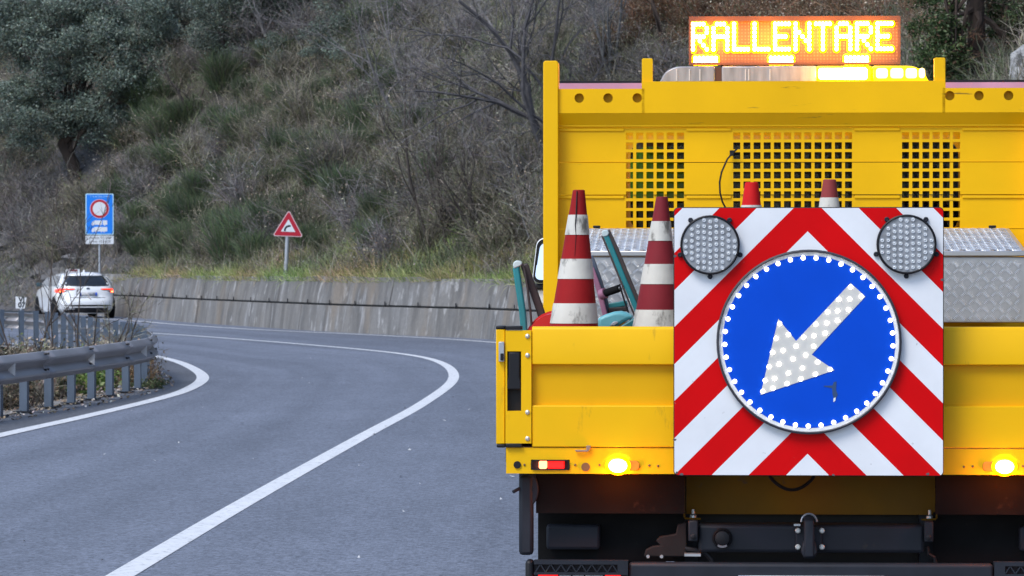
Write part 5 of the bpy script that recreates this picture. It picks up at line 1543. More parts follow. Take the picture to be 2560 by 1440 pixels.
# blue sign
bD = 125.0
bc = at_depth(249, 690, bD)
bk = bD / F
blue = thing("blue_road_sign", "tall blue no lorries sign with white distance plate behind the white car", "road sign", (bc.x, bc.y, 0), R(6))
zt_, zb_ = at_depth(249, 484, bD).z, at_depth(249, 587, bD).z
hwid = 35 * bk
fb = bpy.data.objects.new("sign_panel", None); COL.objects.link(fb); fb.parent = blue; fb.location = (0, -.07, 0)
MB().prism(rounded(-hwid, hwid, zb_, zt_, .05), 0, .02).build("panel_edge", SGEDGE, fb)
MB().prism(rounded(-hwid + .035, hwid - .035, zb_ + .035, zt_ - .035, .035), -.004, -.0005).build("blue_panel", SGBLUE, fb)
cc = (0.0, at_depth(249, 522, bD).z)
MB().prism(circle(*cc, 24 * bk, 40), -.007, -.0045).build("pale_ring", SGPINK, fb)
MB().prism(circle(*cc, 22.8 * bk, 40), -.010, -.0075).build("red_ring", SGRED, fb)
MB().prism(circle(*cc, 17 * bk, 40), -.013, -.0105).build("white_disc", SGWHT, fb)
def bp_(pts): return [((a - 249) * bk, at_depth(249, b, bD).z) for a, b in pts]
icon = bpy.data.objects.new("lorry_symbols", None); COL.objects.link(icon); icon.parent = blue; icon.location = (0, -.07, 0)
for dy, segs in ((0, [(236, 255), (257, 268)]), (16.5, [(236, 268)])):
    MB().prism(bp_([(229.5, 563 + dy), (229.5, 558 + dy), (231, 556 + dy), (232, 553.5 + dy), (235.5, 553.5 + dy), (235.5, 563 + dy)]), -.0075, -.0045).build("cab_symbol", SGWHT, icon)
    for a, b in segs:
        MB().prism(bp_([(a, 562 + dy), (a, 551 + dy), (b, 551 + dy), (b, 562 + dy)]), -.0075, -.0045).build("load_symbol", SGWHT, icon)
    for wx in ((232.5, 249.5, 261.5) if dy == 0 else (232, 239, 253.5, 260)):
        MB().prism([(q[0], q[1]) for q in bp_([(wx + 1.7 * math.cos(t), 562.5 + dy + 1.9 * math.sin(t)) for t in np.linspace(0, 6.28, 10, endpoint=False)])], -.0078, -.0046).build("wheel_symbol", SGWHT, icon)
text("Tr. bl. del Sildio di Mare", 5.2 * bk * 1.15, fb, SGEDGE, (0, -.006, at_depth(249, 491.5, bD).z), sx=.86)
pz0, pz1 = at_depth(249, 610, bD).z, at_depth(249, 589, bD).z
MB().prism([(-hwid, pz0), (hwid, pz0), (hwid, pz1), (-hwid, pz1)], -.062, -.045).build("distance_plate", SGWHT, blue)
text("dal km 97-340", 7.6 * bk * 1.25, blue, SGBLK, (.015, -.064, at_depth(249, 594.8, bD).z), sx=.95)
text("al km 103-675", 7.6 * bk * 1.25, blue, SGBLK, (.015, -.064, at_depth(249, 603.8, bD).z), sx=.95)
MB().tube([(0, 0, -.1), (0, 0, zt_ - .1)], .035, 12).build("pole", POLE, blue, smooth=True)
# kilometre plate beyond the far rail
kD = 82.0
kp = at_depth(53, 760, kD); kk_ = kD / F
km = thing("kilometre_plate", "small white plate marked VI 07 on a short post beyond the guardrail", "marker plate", (kp.x, kp.y, 0), R(5))
MB().prism([(-13.5 * kk_, at_depth(53, 771, kD).z), (9 * kk_, at_depth(53, 771, kD).z), (13.5 * kk_, at_depth(53, 744, kD).z), (-14 * kk_, at_depth(53, 741, kD).z)], -.03, -.015).build("plate", WHT, km)
text("VI", 13 * kk_ * 1.35, km, SGBLK, (.01, -.032, at_depth(53, 750, kD).z), bold=.006)
text("07", 13 * kk_ * 1.35, km, SGBLK, (.01, -.032, at_depth(53, 763, kD).z), bold=.006)
MB().tube([(0, 0, -.05), (0, 0, at_depth(53, 745, kD).z)], .03, 8).build("post", POLE, km)
# ------------------------------------------------------------------ vegetation
FOL = leafmat("foliage", .75, .25, 1.2)
TWIG = leafmat("twigs", .9, 0.0, 1.25)
BARK = M("bark", (.085, .07, .062), .95, var=.45, vscale=7, stretch=(1, 1, .3), bump=.8, bscale=12, bdist=.03)
BARKP = M("bark_pale", (.20, .19, .19), .95, var=.4, vscale=6, stretch=(1, 1, .3))
BARKR = M("bark_brown", (.055, .038, .03), .95, var=.4, vscale=6, stretch=(1, 1, .3), bump=.8, bscale=9, bdist=.03)

def pal(cols, n, jit=.25):
    """random colours from a palette [(weight, rgb)]"""
    w = np.array([c[0] for c in cols], float); w /= w.sum()
    base = np.array([c[1] for c in cols])[nrng.choice(len(cols), n, p=w)]
    return base * (1 + jit * nrng.uniform(-1, 1, (n, 1))) * (1 + .08 * nrng.uniform(-1, 1, (n, 3)))

def blades(P, D, L, W, cols, bend=.25):
    """thin bent blades: arrays of start, direction, length, width, colour -> verts, tris, colours"""
    n = len(P); D = D / np.linalg.norm(D, axis=1)[:, None]
    rv = nrng.normal(size=(n, 3)); S = np.cross(D, rv); S /= np.linalg.norm(S, axis=1)[:, None] + 1e-9
    B = np.cross(D, S)
    L = L[:, None]; W = W[:, None]
    mid = P + D * L * .55 + B * L * bend * .25
    tip = P + D * L + B * L * bend + np.array([0, 0, -.12]) * L
    V = np.stack([P - S * W / 2, P + S * W / 2, mid - S * W * .36, mid + S * W * .36, tip], 1).reshape(-1, 3)
    o = (np.arange(n) * 5)[:, None]
    T = np.concatenate([o + [0, 1, 3], o + [0, 3, 2], o + [2, 3, 4]], 0)
    return V, T, np.repeat(cols, 5, 0)

def leaves(P, size, cols, flat=.5, aspect=.5):
    """small two-triangle leaves"""
    n = len(P)
    N = nrng.normal(size=(n, 3)); N[:, 2] = np.abs(N[:, 2]) + flat; N /= np.linalg.norm(N, axis=1)[:, None]
    A = np.cross(N, nrng.normal(size=(n, 3))); A /= np.linalg.norm(A, axis=1)[:, None] + 1e-9
    B = np.cross(N, A)
    s = size[:, None]
    V = np.stack([P - A * s, P + B * s * aspect - A * s * .1, P + A * s, P - B * s * aspect + A * s * .1], 1).reshape(-1, 3)
    o = (np.arange(n) * 4)[:, None]
    T = np.concatenate([o + [0, 1, 2], o + [0, 2, 3]], 0)
    return V, T, np.repeat(cols, 4, 0)

def join(parts):
    V, T, C, b = [], [], [], 0
    for v, t, c in parts:
        V.append(v); T.append(t + b); C.append(c); b += len(v)
    return np.concatenate(V), np.concatenate(T), np.concatenate(C)

def ball(n, rx, ry, rz, power=.45):
    d = nrng.normal(size=(n, 3)); d /= np.linalg.norm(d, axis=1)[:, None]
    return d * (nrng.uniform(0, 1, (n, 1)) ** power) * np.array([rx, ry, rz])

# palettes (linear, real-world foliage and dry wood)
P_BROOM = [(4, (.072, .108, .058)), (3, (.095, .135, .060)), (2, (.10, .135, .062)), (2, (.11, .105, .085)), (1.5, (.042, .062, .046))]
P_DRY = [(4, (.155, .138, .108)), (3, (.105, .096, .084)), (2, (.205, .185, .150)), (2, (.105, .104, .066)), (1, (.29, .265, .22)), (2.2, (.125, .135, .070))]
P_REDDRY = [(4, (.17, .085, .05)), (3, (.12, .075, .055)), (2, (.22, .14, .085)), (1, (.10, .09, .05))]
P_GRASS = [(3, (.26, .28, .09)), (3, (.18, .22, .065)), (4, (.42, .37, .20)), (2, (.30, .245, .15)), (1, (.10, .14, .05))]
P_OLIVE = [(4, (.130, .160, .132)), (3, (.100, .128, .108)), (2, (.17, .205, .17)), (1, (.23, .265, .22)), (1, (.08, .08, .05))]
P_IVY = [(4, (.045, .075, .028)), (3, (.03, .05, .022)), (2, (.09, .125, .045)), (1, (.20, .24, .13)), (1, (.12, .075, .05))]
P_GREY = [(4, (.13, .12, .125)), (3, (.17, .16, .155)), (2, (.10, .09, .088)), (1, (.26, .25, .235))]

def broom(k, pl, h=1.25, w=.75, n=1500):
    """a brush of thin upright green stems"""
    r0 = nrng.uniform(0, 1, n) ** .6 * w * .45; a0 = nrng.uniform(0, 2 * np.pi, n)
    z0 = nrng.uniform(0, .55, n) ** 1.2 * h
    sp = 1 + z0 / h * 1.1
    P = np.stack([r0 * np.cos(a0) * sp, r0 * np.sin(a0) * sp, z0], 1)
    D = np.stack([np.cos(a0) * r0 / w * 1.1, np.sin(a0) * r0 / w * 1.1, np.full(n, .8)], 1) + nrng.normal(0, .22, (n, 3))
    L = nrng.uniform(.22, .6, n) * h
    c = pal(pl, n)
    a = blades(P, D, L, nrng.uniform(.008, .017, n), c, .3)
    m = n // 6
    a0 = nrng.uniform(0, 2 * np.pi, m)
    P = np.stack([.12 * np.cos(a0), .12 * np.sin(a0), np.zeros(m)], 1)
    D = np.stack([np.cos(a0) * .55, np.sin(a0) * .55, np.ones(m)], 1) + nrng.normal(0, .2, (m, 3))
    b = blades(P, D, nrng.uniform(.5, .95, m) * h, nrng.uniform(.012, .022, m), pal(P_DRY, m), .2)
    V, T, C = join([a, b])
    return fast_mesh("broom_shrub", V, T, C, FOL)

def thicket(pl, h=1.2, w=.9, n=700, leaf=250):
    """a bare tangled bush: stems, side twigs, a few dry leaves"""
    m = n // 5
    a0 = nrng.uniform(0, 2 * np.pi, m)
    P = np.stack([nrng.normal(0, .16, m), nrng.normal(0, .16, m), np.zeros(m)], 1)
    D = np.stack([np.cos(a0) * .6, np.sin(a0) * .6, np.ones(m)], 1) + nrng.normal(0, .25, (m, 3))
    L = nrng.uniform(.5, 1.15, m) * h
    a = blades(P, D, L, nrng.uniform(.012, .026, m), pal(pl, m), .35)
    k = n - m
    i = nrng.integers(0, m, k); t = nrng.uniform(.25, .95, k)[:, None]
    Dn = D / np.linalg.norm(D, axis=1)[:, None]
    Pk = P[i] + Dn[i] * L[i][:, None] * t
    Dk = Dn[i] * .6 + nrng.normal(0, .7, (k, 3)) + np.array([0, 0, .15])
    b = blades(Pk, Dk, nrng.uniform(.15, .5, k) * h * .8, nrng.uniform(.006, .013, k), pal(pl, k), .4)
    parts = [a, b]
    if leaf:
        j = nrng.integers(0, k, leaf)
        parts.append(leaves(Pk[j] + nrng.normal(0, .12, (leaf, 3)) * h, nrng.uniform(.016, .04, leaf), pal([(3, (.24, .19, .14)), (2, (.15, .10, .065)), (2, (.32, .28, .22)), (1, (.10, .115, .06))], leaf), .2, .6))
    V, T, C = join(parts)
    return fast_mesh("bare_bush", V, T, C, TWIG)

def leafy(pl, h, w, n, sz=(.025, .05), nc=22):
    """a low evergreen shrub of many small leaves in uneven clumps"""
    cen = ball(nc, w, w, h * .5, .35) + np.array([0, 0, h * .52]); rr = nrng.uniform(.2, .42, nc) * w
    i = nrng.integers(0, nc, n)
    P = cen[i] + ball(n, 1, 1, .8, .5) * rr[i][:, None]
    P[:, 2] = np.abs(P[:, 2])
    tone = nrng.uniform(.8, 1.2, nc)[i][:, None]
    a = leaves(P, nrng.uniform(*sz, n), pal(pl, n) * tone, .3, .5)
    m = 60; a0 = nrng.uniform(0, 6.28, m)
    b = blades(np.zeros((m, 3)), np.stack([np.cos(a0) * .7, np.sin(a0) * .7, np.ones(m)], 1) + nrng.normal(0, .2, (m, 3)), nrng.uniform(.4, .9, m) * h, nrng.uniform(.012, .03, m), pal(P_DRY, m), .3)
    V, T, C = join([a, b])
    return fast_mesh("evergreen_shrub", V, T, C, FOL)

BROOMS = [broom(k, P_BROOM, h, w, n) for k, (h, w, n) in enumerate(((1.3, .8, 1700), (1.0, .9, 1500), (1.6, .8, 2000), (1.2, 1.1, 1900)))]
THICK = [thicket(p, h, .9, n, lf) for p, h, n, lf in ((P_DRY, 1.3, 900, 200), (P_DRY, 1.0, 800, 350), (P_GREY, 1.6, 1000, 120), (P_DRY, 1.5, 900, 60), (P_GREY, 1.1, 800, 260))]
REDTH = [thicket(P_REDDRY, 1.4, .9, 800, 900), thicket(P_REDDRY, 1.1, .9, 700, 1100)]
OLIVES = [leafy(P_OLIVE, 1.4, .9, 3200), leafy(P_OLIVE, 1.0, .8, 2400)]
IVIES = [leafy(P_IVY, 1.2, .8, 2600, (.03, .06))]

def plant(mesh, name, loc, sc, label, cat, group=None, rz=None, tilt=.12):
    o = link(name, mesh)
    o.location = (loc[0], loc[1], loc[2] - .05)
    o.rotation_euler = (rnd.uniform(-tilt, tilt), rnd.uniform(-tilt, tilt), rnd.uniform(0, 6.28) if rz is None else rz)
    k = sc * rnd.uniform(.85, 1.15)
    o.scale = (sc * rnd.uniform(.85, 1.2), sc * rnd.uniform(.85, 1.2), k)
    return tag(o, label, cat, group)

def zone(px, py):
    if px < 330 and py > 480: return 'on the rocky face above the white car'
    z = zone_x(px)
    return ("high up " if py < 200 else "midway up " if py < 430 else "low down ") + z
def zone_x(px):
    if px < 330: return "under the old tree above the white car"
    if px < 680: return "between the blue sign and the triangular sign"
    if px < 1010: return "above and right of the triangular sign"
    if px < 1400: return "between the triangular sign and the truck"
    return "behind the truck's headboard"
def put(meshes, name, spots, scale, adj, cat):
    for (px, py) in spots:
        h = hill_hit(px, py)
        if h is None or (95 < px < 275 and 330 < py < 520): continue
        zn = zone(px, py)
        plant(rnd.choice(meshes), name, h, scale * rnd.uniform(.8, 1.2), adj + " " + zn, cat, ("bushes" if cat.endswith("bush") else cat + "s") + " " + zn + " (" + name.replace("_", " ") + ")")

# green broom brushes where the photograph shows them (feet of the brushes)
BR = [(570, 450), (625, 455), (500, 500), (480, 590), (545, 600), (600, 580), (640, 610), (400, 600), (370, 640), (420, 660), (350, 560), (450, 420), (420, 360), (390, 330), (470, 300), (540, 330), (600, 360),
      (660, 340), (740, 310), (800, 260), (700, 250), (620, 250), (560, 230), (890, 120), (920, 100), (930, 200), (870, 380), (900, 360), (930, 320), (820, 420), (760, 440), (800, 470), (700, 420), (660, 480),
      (730, 520), (640, 660), (520, 650), (470, 640), (330, 600), (310, 520), (360, 420), (960, 280), (990, 480), (1000, 70), (420, 240), (370, 270), (1040, 340), (1120, 440), (860, 500), (780, 380), (690, 610), (580, 670), (445, 540)]
put(BROOMS, "broom_shrub", BR, 1.0, "dark green broom brush", "broom shrub")
sr = random.Random(21)
BR2 = [(sr.uniform(300, 1000), sr.uniform(-20, 640)) for _ in range(70)]
put(BROOMS, "broom_shrub", BR2, .7, "dark green broom brush", "broom shrub")
# bare bushes all over
TH = [(sr.uniform(-20, 1700), sr.uniform(-60, 660)) for _ in range(225)] + [(sr.uniform(-10, 230), sr.uniform(480, 670)) for _ in range(40)]
put(THICK, "bare_bush", TH, 1.0, "grey brown leafless bush", "bare bush")
OL = [(sr.uniform(380, 900), sr.uniform(-40, 190)) for _ in range(26)] + [(30, 480), (70, 430), (20, 390), (110, 450), (240, 420)]
put(OLIVES, "evergreen_shrub", OL, 1.0, "grey green small leaved shrub", "evergreen shrub")
RD_ = [(sr.uniform(1480, 2330), sr.uniform(-40, 150)) for _ in range(46)]
put(REDTH, "rusty_bush", RD_, .8, "rusty brown dry leaved bush", "dry bush")

# undergrowth: twigs, dry leaves and low growth nobody could count, over the whole visible slope
def scatter(n, s0, s1, dmax, power=1.0):
    s = nrng.uniform(s0, s1, n); d = nrng.uniform(0, 1, n) ** power * dmax
    P = np.array([hill_sd(a, b) for a, b in zip(s, d)])
    return P, s, d
SA, SB = s_of_y(56), s_of_y(150)
Pb, sb, db = scatter(18000, SA, SB, 11, .9)
rep = 12
Pr = np.repeat(Pb, rep, 0) + np.concatenate([nrng.normal(0, .16, (len(Pb) * rep, 2)), nrng.uniform(-.02, .16, (len(Pb) * rep, 1))], 1)
tone = np.repeat(nrng.uniform(.55, 1.35, (len(Pb), 1)), rep, 0)
nn_ = np.array([noise.noise((p[0] * .35, p[1] * .35, 9.0)) for p in Pb])
green = np.repeat(nn_ > .12, rep)
cols = pal(P_DRY, len(Pr)); gcol = pal(P_BROOM, len(Pr)); cols[green] = .35 * cols[green] + .65 * gcol[green]
TRB = hill_hit(186, 462)
near_tr = np.repeat((np.abs(Pb[:, 0] - TRB.x) < 1.0) & (Pb[:, 1] > TRB.y - 3.2) & (Pb[:, 1] < TRB.y + .8), rep)
rocky = np.repeat(np.minimum(1, np.maximum(0, (sb - S_ROCK) / 6)) * (db < 6), rep)
keep = (nrng.uniform(0, 1, len(Pr)) > rocky * .3) & ~near_tr
D = nrng.normal(0, .45, Pr.shape) + np.array([0, 0, .75])
n = len(Pr)
V, T, C_ = blades(Pr, D, nrng.uniform(.18, .75, n), nrng.uniform(.007, .019, n), cols * tone, .5)
kv = np.repeat(keep, 5); idx = np.cumsum(kv) - 1
kt = np.concatenate([keep, keep, keep])
V, C_, T = V[kv], C_[kv], idx[T[kt]]
tag(link("undergrowth", fast_mesh("undergrowth", V, T, C_, TWIG), None, 'stuff'), "tangle of dry stems and low scrub covering the slope")
Pl, sl_, dl_ = scatter(34000, SA, SB, 11, .9)
Pl = Pl + np.stack([nrng.normal(0, .1, len(Pl)), nrng.normal(0, .1, len(Pl)), nrng.uniform(.0, .35, len(Pl))], 1)
V, T, C_ = leaves(Pl, nrng.uniform(.018, .045, len(Pl)), pal([(4, (.20, .165, .135)), (3, (.12, .095, .075)), (2, (.32, .29, .25)), (2, (.085, .095, .055)), (1, (.42, .40, .37))], len(Pl)), .6, .6)
tag(link("fallen_leaves", fast_mesh("fallen_leaves", V, T, C_, TWIG), None, 'stuff'), "dry leaves littering the slope")
# pale leaf litter patch under the old tree
Pp = []
for _ in range(2600):
    h = hill_hit(rnd.gauss(335, 48), rnd.gauss(395, 48))
    if h is not None: Pp.append(h + Vector((rnd.gauss(0, .1), rnd.gauss(0, .1), rnd.uniform(0, .06))))
Pp = np.array(Pp)
V, T, C_ = leaves(Pp, nrng.uniform(.03, .065, len(Pp)), pal([(3, (.34, .30, .28)), (2, (.22, .18, .16)), (1, (.45, .42, .40))], len(Pp)), .8, .6)
tag(link("leaf_litter", fast_mesh("leaf_litter", V, T, C_, TWIG), None, 'stuff'), "pale fallen leaves in the clearing beside the old tree")
# grass fringe on the wall's top
def grass_band(n, d0, d1, h0, h1, s0, s1):
    s = nrng.uniform(s0, s1, n)
    cl = np.array([noise.noise((a * .55, 0, 4.2)) for a in s])
    d = d0 + (d1 - d0) * nrng.uniform(0, 1, n) ** 1.3
    P = np.array([hill_sd(a, b) for a, b in zip(s, d)])
    L = nrng.uniform(h0, h1, n) * (1 + .9 * cl)
    hue = np.array([noise.noise((a * .3, b * .5, 1.7)) for a, b in zip(s, d)])[:, None]
    c = pal(P_GRASS, n)
    c = c * (1 + .35 * hue * np.array([-1, .6, -.6]))
    D = nrng.normal(0, .4, (n, 3)) + np.array([-.28, -.15, .8])
    return blades(P, D, np.maximum(.08, L), nrng.uniform(.007, .016, n), c, .6)
g1 = grass_band(28000, -.24, 1.1, .14, .42, s_of_y(60), s_of_y(124))
g2 = grass_band(9000, .9, 2.6, .12, .40, s_of_y(60), s_of_y(104))
V, T, C_ = join([g1, g2])
tag(link("grass", fast_mesh("grass", V, T, C_, FOL), None, 'stuff'), "yellow green grass fringing the wall top")

# --- trees
def grow(p, d, L, r, lvl, maxl, rr, out, up=.12, kids=(4, 6), wig=.18, shrink=.58):
    n = 6
    pts, rad = [Vector(p)], [r]
    d = Vector(d).normalized()
    for i in range(n):
        d = (d + Vector((rr.gauss(0, wig), rr.gauss(0, wig), rr.gauss(0, wig) + up * .4))).normalized()
        pts.append(pts[-1] + d * (L / n)); rad.append(r * (1 - .62 * (i + 1) / n))
    out.append((lvl, pts, rad))
    if lvl < maxl:
        for _ in range(rr.randint(*kids)):
            i = rr.randint(2, n) if lvl else rr.randint(1, n)
            ax_ = Vector((rr.gauss(0, 1), rr.gauss(0, 1), rr.gauss(0, 1)))
            base = (pts[i] - pts[i - 1]).normalized()
            side = base.cross(ax_).normalized()
            nd_ = (base * .75 + side * rr.uniform(.45, .95) + Vector((0, 0, up))).normalized()
            grow(pts[i], nd_, L * shrink * rr.uniform(.75, 1.15), rad[i] * .62, lvl + 1, maxl, rr, out, up, kids, wig, shrink)
    return out

def bare_tree(name, label, loc, height, lean, seed, r0=.08, maxl=3, kids=(4, 6), stems=1, mat=None, twig_pal=P_GREY, group=None, cat="bare tree", up=.12, wig=.14):
    rr = random.Random(seed)
    t = thing(name, label, cat, (loc[0], loc[1], loc[2] - .1), 0, group)
    out = []
    for k in range(stems):
        l = Vector((lean[0], lean[1], 0)) + Vector((rr.gauss(0, .14), rr.gauss(0, .14), 0)) * (stems > 1)
        b = Vector((rr.gauss(0, .18), rr.gauss(0, .18), 0)) * (stems > 1)
        grow(b, (l[0], l[1], 1), height * rr.uniform(.8, 1.0), r0 * rr.uniform(.75, 1.1), 0, maxl, rr, out, up, kids, wig)
    tr, limb = MB(), MB()
    PP, DD, LL, WW = [], [], [], []
    for lvl, pts, rad in out:
        if lvl == 0: tr.tube(pts, [max(q, .006) for q in rad], 6)
        elif lvl < maxl: limb.tube(pts, [max(q, .005) for q in rad], 4, cap=False)
        else:
            for i in range(0, len(pts) - 1, 2):
                e = min(i + 2, len(pts) - 1)
                PP.append(pts[i]); DD.append(pts[e] - pts[i]); LL.append((pts[e] - pts[i]).length * 1.25); WW.append(max(.007, rad[i] * 1.6))
                for _ in range(2):
                    PP.append(pts[i]); DD.append((pts[e] - pts[i]).normalized() + Vector((rr.gauss(0, .5), rr.gauss(0, .5), rr.gauss(0, .4)))); LL.append(rr.uniform(.12, .35)); WW.append(.006)
    tr.build("trunk", mat or BARKP, t, smooth=True, recalc=False)
    if limb.v: limb.build("branches", mat or BARKP, t, smooth=True, recalc=False)
    if PP:
        PP, DD = np.array(PP), np.array(DD)
        V, T, C_ = blades(PP, DD, np.array(LL), np.array(WW), pal(twig_pal, len(PP)), .15)
        link("twigs", fast_mesh("twigs", V, T, C_, TWIG), t)
    return t
def tree_at(px, py): return hill_hit(px, py)

bare_tree("bare_tree", "large leafless grey tree leaning left beside the truck's headboard post", tree_at(1392, 452), 5.6, (-.55, -.1), 4, .095, 4, (4, 6), 3, M("bark_dark_grey", (.085, .082, .09), .95, var=.4, vscale=6), P_GREY, up=.05)
bare_tree("bare_tree", "clump of thin straight leafless stems above the wall right of the triangular sign", tree_at(1110, 612), 3.6, (-.16, 0), 9, .05, 3, (3, 5), 5, BARK, P_GREY, up=.3, wig=.06)
bare_tree("bare_tree", "leafless fan of slanting stems low on the bank left of the truck", tree_at(1215, 610), 2.6, (-.7, 0), 12, .035, 3, (3, 5), 5, BARK, P_DRY, up=.05, wig=.1)
bare_tree("bare_tree", "tall slim leafless tree with pale trunk in the top middle of the slope", tree_at(1020, 330), 4.2, (-.05, 0), 15, .06, 3, (4, 6), 2, BARKP, P_GREY, up=.15)
bare_tree("bare_tree", "pale twisted leafless branches left of the slope's top middle", tree_at(690, 120), 2.4, (-.5, 0), 18, .05, 3, (4, 5), 2, BARKP, P_GREY)
bare_tree("bare_tree", "slim dark leafless trees rising behind the headboard's left stake", tree_at(1530, 190), 3.4, (-.2, 0), 23, .05, 3, (2, 4), 3, M("bark_slate", (.10, .105, .11), .95, var=.4, vscale=6), P_GREY, up=.3, wig=.06)
bare_tree("bare_tree", "leafless tree with forking brown trunk just left of the message board", tree_at(1685, 150), 3.0, (-.35, 0), 27, .08, 3, (3, 5), 1, BARKR, P_REDDRY)
bare_tree("bare_tree", "grey leafless tree standing above the large leaning one beside the truck", tree_at(1290, 250), 3.8, (-.1, 0), 31, .06, 3, (4, 6), 2, BARKP, P_GREY, up=.2)
bare_tree("bare_tree", "thin leafless tree left of the clearing's upper edge", tree_at(480, 290), 2.6, (.1, 0), 35, .05, 3, (3, 5), 2, BARK, P_DRY)
bare_tree("bare_tree", "wiry leafless shrub tree at the left frame edge under the old tree", tree_at(14, 500), 2.2, (.15, 0), 39, .04, 3, (4, 6), 3, BARK, P_DRY)

def leafy_tree(name, label, cat, base, trunk_pts, r, crown, pl, nblob, nleaf, size, seed, mat, leafm=FOL, limbs=7, blob=(.35, .7)):
    """trunk_pts in metres relative to the base; crown = list of (x, y, z, rx, ry, rz) lobes"""
    rr = random.Random(seed); ng = np.random.default_rng(seed)
    t = thing(name, label, cat, (base[0], base[1], base[2] - .15))
    tr = MB().tube(trunk_pts, [r * (1 - .45 * i / (len(trunk_pts) - 1)) for i in range(len(trunk_pts))], 10)
    tr.build("trunk", mat, t, smooth=True)
    lm = MB(); top = Vector(trunk_pts[-1])
    cen, rad = [], []
    for i in range(nblob):
        c = crown[i % len(crown)]
        q = ng.normal(size=3); q /= np.linalg.norm(q)
        q = q * (ng.uniform(.25, 1.0) ** .5)
        cen.append((c[0] + q[0] * c[3], c[1] + q[1] * c[4], c[2] + q[2] * c[5])); rad.append(ng.uniform(*blob))
    for i in range(limbs * 3):
        e = Vector(cen[rr.randrange(nblob)])
        s = Vector(trunk_pts[rr.randint(len(trunk_pts) // 2, len(trunk_pts) - 1)])
        mid = (s + e) / 2 + Vector((rr.gauss(0, .2), rr.gauss(0, .2), rr.uniform(0, .3)))
        lm.tube([s, (s + mid) / 2 + Vector((0, 0, .06)), mid, (mid + e) / 2, e], [r * .4, r * .32, r * .22, r * .14, r * .06], 5, cap=False)
    lm.build("limbs", mat, t, smooth=True, recalc=False)
    cen, rad = np.array(cen), np.array(rad)
    i = ng.integers(0, nblob, nleaf)
    d = ng.normal(size=(nleaf, 3)); d /= np.linalg.norm(d, axis=1)[:, None]
    d *= ng.uniform(0, 1, (nleaf, 1)) ** .42
    P = cen[i] + d * rad[i][:, None] * np.array([1, 1, .75])
    tone = ng.uniform(.78, 1.22, nblob)[i][:, None]
    V, T, C_ = leaves(P, ng.uniform(*size, nleaf), pal(pl, nleaf) * tone, .25, .45)
    link("crown", fast_mesh("crown", V, T, C_, leafm), t)
    return t
def mpp(loc): return loc.y / F     # metres per photo pixel there
b = tree_at(186, 462); k = mpp(b)
leafy_tree("evergreen_tree", "big old grey green evergreen tree with leaning brown trunk at the slope's left", "evergreen tree", b,
           [(0, 0, 0), (.02, 0, .45), (-.05, 0, .9), (-.22, -.05, 1.25), (-.42, -.1, 1.6), (-.3, -.1, 2.1)], .30,
           [((210 - 186) * k, -.3, (462 - 190) * k, 170 * k, 1.6, 120 * k), ((120 - 186) * k, -.3, (462 - 130) * k, 130 * k, 1.5, 110 * k), ((290 - 186) * k, -.2, (462 - 120) * k, 130 * k, 1.5, 120 * k), ((80 - 186) * k, -.5, (462 - 270) * k, 100 * k, 1.3, 80 * k), ((240 - 186) * k, -.6, (462 - 290) * k, 120 * k, 1.2, 60 * k), ((60 - 186) * k, 0, (462 - 60) * k, 120 * k, 1.2, 70 * k), ((330 - 186) * k, -.1, (462 - 40) * k, 120 * k, 1.2, 60 * k), ((370 - 186) * k, -.2, (462 - 190) * k, 70 * k, 1.0, 90 * k), ((150 - 186) * k, .2, (462 - 10) * k, 150 * k, 1.2, 50 * k)],
           P_OLIVE, 290, 120000, (.028, .072), 5, BARKR)
b = tree_at(560, 190); k = mpp(b)
leafy_tree("evergreen_tree", "grey green evergreen tree at the slope's top, right of the big old one", "evergreen tree", b, [(0, 0, 0), (.05, 0, .8), (-.05, 0, 1.6)], .12,
           [(0, 0, 150 * k, 95 * k, 1.0, 90 * k), (60 * k, 0, 200 * k, 70 * k, .9, 60 * k)], P_OLIVE, 60, 24000, (.03, .065), 8, BARK)
b = tree_at(730, 60); k = mpp(b)
leafy_tree("evergreen_tree", "dark evergreen tree cut by the photo's top edge, above the broom brushes", "evergreen tree", b, [(0, 0, 0), (.05, 0, .7), (0, 0, 1.3)], .1,
           [(0, 0, 80 * k, 110 * k, 1.0, 70 * k)], [(3, (.05, .072, .055)), (2, (.035, .05, .04)), (1, (.09, .10, .085))], 36, 9000, (.03, .06), 11, BARK)
b = tree_at(330, 210); k = mpp(b)
leafy_tree("evergreen_tree", "bushy evergreen tree between the two grey green crowns at upper left", "evergreen tree", b, [(0, 0, 0), (.0, 0, .6), (.05, 0, 1.1)], .09,
           [(30 * k, 0, 110 * k, 80 * k, .9, 80 * k), (60 * k, 0, 190 * k, 70 * k, .9, 50 * k)], P_OLIVE, 50, 18000, (.03, .06), 14, BARK)
# dark ivy-clad tree behind the truck, right
b = tree_at(2440, 215); k = mpp(b)
leafy_tree("ivy_clad_tree", "dark ivy covered tree with thick brown trunk behind the truck's right side", "tree", b, [(0, 0, -.3), (.02, 0, .6), (.0, 0, 1.4), (.05, 0, 2.4), (.0, 0, 3.4)], .19,
           [((2350 - 2440) * k, -.3, 120 * k, 70 * k, .6, 90 * k), ((2330 - 2440) * k, -.2, 190 * k, 80 * k, .6, 70 * k), ((2530 - 2440) * k, .2, 200 * k, 60 * k, .6, 70 * k), ((2380 - 2440) * k, -.4, 40 * k, 60 * k, .5, 50 * k), ((2560 - 2440) * k, .3, 90 * k, 50 * k, .5, 80 * k)],
           P_IVY, 95, 15000, (.026, .05), 17, BARKR, limbs=4, blob=(.16, .34))
bare_tree("bare_tree", "drooping dry brown creeper stems right of the ivy covered trunk", tree_at(2480, 190), 1.7, (.25, -.1), 44, .02, 3, (3, 5), 5, BARKR, P_REDDRY, up=-.15)
